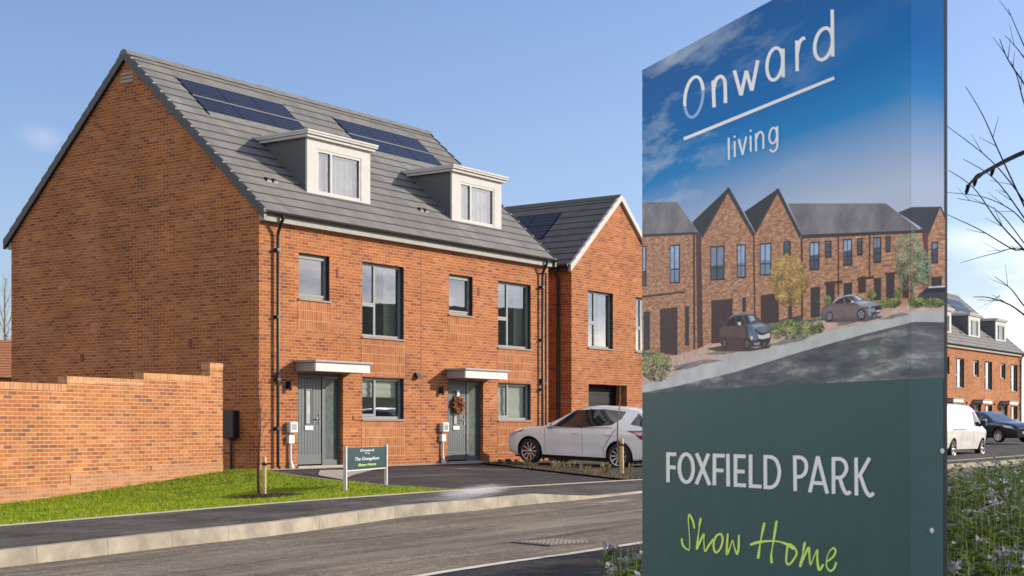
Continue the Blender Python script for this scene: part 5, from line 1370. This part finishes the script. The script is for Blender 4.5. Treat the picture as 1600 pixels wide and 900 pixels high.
# small show-home board on the lawn
def small_sign():
    a = at_w(539.5, 763, -.12); b = at_w(603, 756, -.12)
    A, Bp = SV(a[0], a[1], wg(*a)), SV(b[0], b[1], wg(*b))
    # keep both posts on one line facing the street
    d = Vector((Bp.x - A.x, Bp.y - A.y)); ang = math.atan2(d.y, d.x)
    wdt = d.length
    root = empty('house_type_board', A, ang, 'small dark green board on two pale posts at the edge of the lawn', 'sign')
    zk = (763 - 693) / F * A.y
    pt = .027
    for x in (0, wdt):
        zb = 0 if x == 0 else Bp.z - A.z
        o = MB(); o.box((x - pt, -pt, zb - .2), (x + pt, pt, zk + .01 + (.02 if x else 0))); o.build('post', M['white'], root, .004)
    z0, z1 = zk - .40, zk - .02
    o = MB(); o.box((pt + .002, -.012, z0), (wdt - pt - .002, .012, z1)); o.build('board', plain('board_teal', (.014, .045, .05), .35, 0, .08), root)
    o = MB(); o.box((pt + .002, -.016, z0 - .022), (wdt - pt - .002, .016, z0 - .002)); o.build('rail', M['white'], root)
    def txt(s_, size, zc, m, shear=0, gap=1.0):
        cu = bpy.data.curves.new('lettering', 'FONT'); cu.body = s_; cu.size = size; cu.align_x = 'CENTER'; cu.shear = shear; cu.extrude = .001
        t = bpy.data.objects.new('tmp_text', cu); COL.objects.link(t); bpy.context.view_layer.update()
        me = bpy.data.meshes.new_from_object(t.evaluated_get(bpy.context.evaluated_depsgraph_get())); bpy.data.objects.remove(t, do_unlink=True)
        me.materials.clear(); me.materials.append(m); q = bpy.data.objects.new('lettering', me); link(q, root); q.rotation_euler = (R(90), 0, 0); q.location = (wdt / 2, -.0145, zc)
        bw_ = max(v.co.x for v in me.vertices) - min(v.co.x for v in me.vertices); q.scale = (gap * wdt / bw_, 1, 1)
    k = wdt
    txt('Onward', .060, z1 - .072, LW, 0, .33); txt('living', .034, z1 - .112, LW, 0, .12)
    txt('The Grangefoot', .080, z1 - .225, LW, .15, .60); txt('Show Home', .068, z0 + .052, LG, .2, .44)
small_sign()

# ------------------------------------------------------------------ planting
def bare_tree(name, base, h, label, cat, seed, lean=(0, 0), n_br=9, r0=.02, mat='bark_pale', twig=.35, start=.35, group=None):
    rr = random.Random(seed); root = empty(name, base, 0, label, cat, group)
    def P(t): return Vector((lean[0] * t * h + .03 * math.sin(t * 7 + seed), lean[1] * t * h, t * h))
    mb = MB(); mb.tube([P(i / 10) for i in range(11)], [r0 * (1 - .85 * i / 10) for i in range(11)], 7); mb.build('trunk', M[mat], root)
    mb = MB()
    for k in range(n_br):
        t = start + (1 - start) * (k + rr.random()) / n_br; p = P(min(t, .98)); a = rr.uniform(0, 6.283); L_ = twig * h * (1.15 - t) * rr.uniform(.6, 1.1)
        d = Vector((math.cos(a) * .6, math.sin(a) * .6, .9)).normalized(); pts = [p]
        for i in range(1, 6): pts.append(p + d * L_ * i / 5 + Vector((rr.gauss(0, .02), rr.gauss(0, .02), .04 * i * i / 25 * h * .2)))
        rb = r0 * .42 * (1.1 - t)
        mb.tube(pts, [rb * (1 - .8 * i / 5) for i in range(6)], 5)
        for j in range(3):
            q = pts[2 + j]; d2 = (d + Vector((rr.gauss(0, .5), rr.gauss(0, .5), rr.gauss(.2, .3)))).normalized()
            mb.tube([q, q + d2 * L_ * .25, q + d2 * L_ * .45 + Vector((0, 0, .02))], [rb * .5, rb * .35, rb * .15], 4)
    mb.build('branches', M[mat], root); return root
def stake(base, h, label, lean=.0, r=.034):
    root = empty('tree_stake', base, 0, label, 'stake')
    mb = MB(); mb.tube([(0, 0, -.2), (lean, 0, h * .98), (lean, 0, h)], [r, r, r * .75], 10); mb.build('post', M['wood'], root)
    mb = MB(); mb.lathe([(r + .004, -.025), (r + .012, 0), (r + .004, .025)], 14, 'z', (lean, 0, h * .82)); mb.box((lean - .02, -.015, h * .80), (lean + .12, .015, h * .84)); mb.build('strap', M['black'], root)
q = at_w(413, 765, -.125); Pq = SV(q[0], q[1], wg(*q))
stake(Pq, .66, 'short wooden tree stake with black tie standing on the lawn')
bare_tree('young_tree', Pq + Vector((-.075, .02, 0)), 2.3, 'thin leafless sapling on the lawn tied to its stake', 'tree', 4, (-.02, 0), 12, .027, 'bark_red', twig=.34, start=.42)
# mulch ring
mb = MB(); rr2 = random.Random(9)
for k in range(1600):
    a = rr2.uniform(0, 6.283); q_ = math.sqrt(rr2.random()); s_, v_ = MULCH[0] + .66 * q_ * math.cos(a), MULCH[1] + .66 * q_ * math.sin(a)
    P = SV(s_, v_, wg(s_, v_) + rr2.uniform(.0, .05) * (1 - q_ * .7)); d = Vector((rr2.gauss(0, 1), rr2.gauss(0, 1), rr2.gauss(0, .5))).normalized() * rr2.uniform(.015, .04); e_ = d.orthogonal().normalized() * .012
    mb.add([P - d, P + e_, P + d, P - e_], [(0, 1, 2, 3)])
tag(mb.build('bark_mulch', plain('mulch', (.055, .03, .018), .95, var=.5, scale=30)), 'ring of dark bark mulch around the lawn sapling', 'mulch', kind='stuff')
q = (1.75 + .30, VE + .55); q = at_w(972, 740, -.10); Pq = SV(q[0], q[1], wg(*q) + .03)
stake(Pq, .74, 'thick yellowish tree stake in front of the white car', -.01, .044)
bare_tree('young_tree', Pq + Vector((-.07, .03, 0)), 2.05, 'very thin leafless sapling in front of the white car', 'tree', 8, (0, 0), 5, .032, 'bark_pale', twig=.10, start=.6)

# dry tufts in the planting strip
M['dry'] = leaf_mat('dry_grass', [(.2, (.10, .07, .03)), (.5, (.24, .19, .07)), (.8, (.36, .32, .12))], .3)
mb = MB(); rr2 = random.Random(21)
def tuft(P, n, h):
    for k in range(n):
        a = rr2.uniform(0, 6.283); r_ = rr2.uniform(0, .07); b0 = P + Vector((math.cos(a) * r_, math.sin(a) * r_, 0)); hh = h * rr2.uniform(.5, 1.1); o_ = Vector((math.cos(a), math.sin(a), 0)) * hh * rr2.uniform(.1, .5); w_ = Vector((-math.sin(a), math.cos(a), 0)) * .006
        mb.add([b0 - w_, b0 + w_, b0 + o_ * .5 + Vector((0, 0, hh * .8)), b0 + o_ + Vector((0, 0, hh))], [(0, 1, 2), (1, 3, 2)])
for k in range(34):
    t = rr2.random(); u = rr2.random(); a = Vector(ST0[0]).lerp(Vector(ST0[1]), t); b = Vector(ST1[0]).lerp(Vector(ST1[1]), t); p = a.lerp(b, u)
    tuft(SV(p.x, p.y, wg(p.x, p.y) + .02), 14, rr2.uniform(.06, .26) * (.45 + t * .8))
tag(mb.build('dry_tufts', M['dry']), 'dry yellow grass tufts in the bare soil strip beside the drive', 'grass', kind='stuff')
mb = MB()
for k in range(1500):
    t = rr2.random(); u = rr2.random(); a = Vector(ST0[0]).lerp(Vector(ST0[1]), t); b = Vector(ST1[0]).lerp(Vector(ST1[1]), t); p = a.lerp(b, u)
    r_ = rr2.uniform(.008, .038); c = SV(p.x, p.y, wg(p.x, p.y) + .03); 
    V_ = [c + Vector((math.cos(i * 1.257) * r_ * rr2.uniform(.6, 1.2), math.sin(i * 1.257) * r_ * rr2.uniform(.6, 1.2), -.01)) for i in range(5)] + [c + Vector((0, 0, r_ * rr2.uniform(.4, 1.0)))]
    mb.add(V_, [(i, (i + 1) % 5, 5) for i in range(5)])
tag(mb.build('soil_clods', M['soil']), 'rough brown soil clods in the planting strip', 'soil', kind='stuff')
# bits of rubble beside the right hand door
for k, (px, py, r_) in enumerate(((757, 716, .10), (770, 715, .12), (780, 716, .08))):
    q = at_w(px, py, .05); c = SV(8.55 + .32 * k, -.42 - .05 * k, .03); bm = bmesh.new(); bmesh.ops.create_icosphere(bm, subdivisions=2, radius=r_)
    for v_ in bm.verts: v_.co *= .75 + .5 * noise.noise(v_.co * 9 + Vector((k * 3, 0, 0))); v_.co.z *= .6
    me = bpy.data.meshes.new('rubble_lump'); bm.to_mesh(me); bm.free(); me.materials.append(plain('rubble_%d' % k, ((.16, .11, .08), (.09, .06, .05), (.22, .19, .16))[k], .9, var=.4, scale=12)); o = link(bpy.data.objects.new('rubble_lump', me)); o.location = c
    tag(o, ('brown lump of rubble nearest the right hand door', 'darkest lump of rubble by the house wall, the middle of three', 'pale grey lump of rubble nearest the white car')[k], 'rubble', 'rubble by the right hand door')

# flower bed
M['phac'] = leaf_mat('bed_leaf', [(.15, (.022, .045, .006)), (.45, (.06, .105, .012)), (.75, (.13, .18, .022)), (.88, (.22, .23, .05)), (.97, (.20, .13, .06))], .35)
M['petal'] = leaf_mat('bed_petal', [(.2, (.17, .14, .20)), (.5, (.29, .26, .32)), (.8, (.44, .41, .47))], .3)
def flower_plant(ml, mf, P, h, rr, nleaf=12, heads=.5):
    for k in range(rr.randint(2, 3)):
        a = rr.uniform(0, 6.283); top = P + Vector((math.cos(a) * .12 * rr.random(), math.sin(a) * .12 * rr.random(), h * rr.uniform(.75, 1)))
        w_ = Vector((.003, .003, 0)); ml.add([P - w_, P + w_, top + w_ * .6, top - w_ * .6], [(0, 1, 2, 3)])
        for j in range(nleaf):
            t = rr.uniform(.08, .95); c = P.lerp(top, t); b = rr.uniform(0, 6.283); L_ = rr.uniform(.045, .19) * (1.1 - .5 * t); d = Vector((math.cos(b), math.sin(b), rr.uniform(-.1, .6))).normalized(); e_ = Vector((-math.sin(b), math.cos(b), 0))
            for i in range(3):                       # three pairs of leaflets and a tip
                m = c + d * L_ * (.35 + .25 * i); wl = L_ * (.30 - .06 * i)
                ml.add([m - d * .012, m + e_ * wl + d * .02, m + e_ * wl * .8 + d * .035, m + d * .014, m - e_ * wl * .8 + d * .035, m - e_ * wl + d * .02], [(0, 1, 2, 3), (0, 3, 4, 5)])
        for j in range(1 if rr.random() < heads else 0):
            c = top + Vector((rr.gauss(0, .03), rr.gauss(0, .03), rr.uniform(-.05, .02)))
            for i in range(8):
                d = Vector((rr.gauss(0, 1.3), rr.gauss(0, 1.3), rr.gauss(.3, .6))).normalized() * rr.uniform(.018, .045); e_ = d.orthogonal().normalized() * .012
                mf.add([c + d * .3 - e_, c + d * .3 + e_, c + d + e_ * .8, c + d - e_ * .8], [(0, 1, 2, 3)])
BEDXY = [(.25, 4.2), (.42, 5.6), (.48, 6.6), (.53, 7.5), (.58, 8.3), (1.0, 9.4), (1.4, 10.4), (2.1, 13.2), (3.6, 16.5), (6.9, 21.8), (11.5, 28), (14, 27), (9, 14), (6, 6), (4, 3), (.6, 3)]
BED = [tuple(sv_of(Vector((x, y, 0)))) for x, y in BEDXY]
patch('flower_bed_soil', BED, M['soil'], .03, hf=lambda s, v: wr(s) + .01, step=.6)
rr3 = random.Random(31); ml, mf = MB(), MB(); n = 0; tries = 0
camS = sv_of(Vector((0, 0, 0)))
while n < 3400 and tries < 90000:
    tries += 1
    x_, y_ = rr3.uniform(.2, 14), rr3.uniform(3, 28)
    if not inside((x_, y_), BEDXY): continue
    s, v = sv_of(Vector((x_, y_, 0)))
    P = SV(s, v, wr(s) + .03); 
    if P.y < 3.2: continue
    rel = Vector((P.x - SA.x, P.y - SA.y))                             # not inside the sign box
    if -.05 < -rel.dot(SN) < THK + .05 and -.1 < rel.dot(SD) < SW + .1: continue
    r_ = P.x / P.y
    seen = .285 < r_ < .37 or r_ < .10 or (12 < P.y < 16.5 and r_ < .25)
    if not seen and rr3.random() < .72: continue
    edge = 1
    h = (.48 + .38 * rr3.random()) * (.75 + .25 * min(1, edge / 1.0)) * (.9 + .25 * noise.noise(Vector((s * .7, v * .7, 3))))
    if P.y < 6: h *= .88
    for (hx, hy, hh) in ((3.3, 15.4, 1.35), (2.7, 13.9, 1.2), (2.2, 12.9, 1.1)):     # taller clumps added unseen behind the sign to shadow the road
        if math.hypot(P.x - hx, P.y - hy) < .55: h = hh * rr3.uniform(.75, 1)
    flower_plant(ml, mf, P, h, rr3, 16 if P.y < 14 else 10, .115); n += 1
for k in range(46):
    y_ = rr3.uniform(6.9, 8.7); x_ = rr3.uniform(.565, .80) * y_ / 8; s, v = sv_of(Vector((x_, y_, 0)))
    flower_plant(ml, mf, SV(s, v, wr(s) + .03), rr3.uniform(.52, .74), rr3, 16, .22)
fl = ml.build('flower_bed', M['phac']); tag(fl, 'dense bed of green leafy plants with pale violet flowers beside the big sign', 'flower bed', kind='stuff')
tag(mf.build('bed_flowers', M['petal']), 'small pale violet flower heads over the green bed', 'flowers', kind='stuff')

# leafless tree on the right, its trunk just out of the picture
def right_tree():
    Z0 = 7.2
    base = at_z(1790, 668, Z0); base.z = OZ + wr(-14)
    root = empty('bare_tree', base, 0, 'leafless tree whose thin dark branches reach in from the right edge against the sky', 'tree')
    nodeA = at_z(1672, 470, Z0) - base; nodeB = at_z(1700, 560, Z0) - base
    mb = MB(); trunk = [Vector((0, 0, -.1)), Vector((-.02, 0, .5)), at_z(1760, 600, Z0) - base, nodeB, nodeA, at_z(1668, 300, Z0 + .1) - base, at_z(1690, 80, Z0 + .2) - base]
    mb.tube(trunk, [.06, .055, .05, .042, .034, .024, .012], 10); mb.build('trunk', M['bark'], root)
    mb = MB(); rr = random.Random(3)
    zA = lambda L_: [(1470 + x / 2.146, y / 2.146) for x, y in L_]
    br = [([(1575, 14), (1591, 51), (1610, 95), (1640, 170), (1668, 250)], .0035), ([(1562, 61), (1575, 93), (1602, 134), (1640, 200), (1668, 290)], .0045), ([(1580, 96), (1590, 122), (1602, 166), (1640, 260), (1670, 330)], .004),
          (zA([(83, 290), (140, 385), (200, 520), (279, 690)]) + [(1630, 385), (1672, 470)], .0042), (zA([(20, 422), (170, 540), (279, 675)]) + [(1640, 385), (1676, 480)], .004), (zA([(75, 533), (180, 600), (279, 730)]) + [(1640, 400), (1675, 478)], .004),
          (zA([(25, 570), (110, 630), (190, 740), (279, 838)]) + [(1640, 440), (1690, 530)], .0042), (zA([(20, 645), (140, 660), (230, 700), (290, 760)]) + [(1650, 420), (1680, 490)], .0032), (zA([(55, 665), (180, 700), (279, 815)]) + [(1650, 450), (1690, 530)], .0032),
          (zA([(18, 718), (130, 770), (240, 835), (290, 846)]) + [(1650, 450), (1695, 545)], .0042), (zA([(65, 882), (180, 850), (285, 842)]) + [(1650, 470), (1698, 552)], .003),
          ([(1520, 464), (1545, 465), (1575, 475), (1600, 492), (1650, 535), (1720, 585)], .0045), ([(1554, 432), (1580, 452), (1602, 480), (1650, 530)], .0035), ([(1570, 55), (1600, 90), (1650, 170)], .003), ([(1550, 470), (1562, 462)], .002)]
    for pts, r_ in br:
        dz = rr.uniform(-.35, .35); n_ = len(pts); P_ = []
        for i, (x, y) in enumerate(pts): P_.append(at_z(x, y, Z0 + dz * (1 - i / (n_ - 1))) - base)
        q = cr_spline(P_, 5); N = len(q)
        mb.tube(q, [r_ * (.36 + 1.2 * i / N) for i in range(N)], 6)
        for j in range(2):
            i = rr.randint(2, max(3, N // 2)); d = (q[i - 1] - q[i]).normalized(); d = (d + Vector((rr.gauss(0, .5), rr.gauss(0, .5), rr.gauss(.1, .4)))).normalized()
            mb.tube([q[i], q[i] + d * .05, q[i] + d * .11], [r_ * .5, r_ * .4, r_ * .2], 4)
    mb.build('twigs', M['bark'], root)
    # thick near bough with buds
    mb = MB(); P_ = [at_z(x, y, Z0 - .5 + .12 * k) - base for k, (x, y) in enumerate(((1512, 291), (1526, 277), (1553, 261), (1600, 238), (1674, 212)))]
    q = cr_spline(P_, 5); N = len(q); mb.tube(q, [.0048 + .0065 * min(1, i / N * 1.6) + (.004 if i in (0, 5, 6) else 0) for i in range(N)], 8)
    for i in (1, 5, 10): mb.tube([q[i], q[i] + Vector((-.01, .0, -.03)), q[i] + Vector((-.012, 0, -.045))], [.008, .009, .003], 6)
    mb.build('bough', M['bark'], root)
right_tree()
# hazy leafless trees far left, beyond the gable
for k, (px, h, zz, lab) in enumerate(((8, 13.5, 118, 'tall hazy leafless tree behind the left edge of the brick gable'), (-24, 11, 122, 'shorter hazy leafless tree left of the tall one beyond the garden wall'))):
    b = at_z(px, 668, zz); b.z = .0
    bare_tree('far_tree', b, h, lab, 'tree', 12 + k, (0, 0), 46, .16, 'bark_pale', .40, .18, 'leafless trees far left')
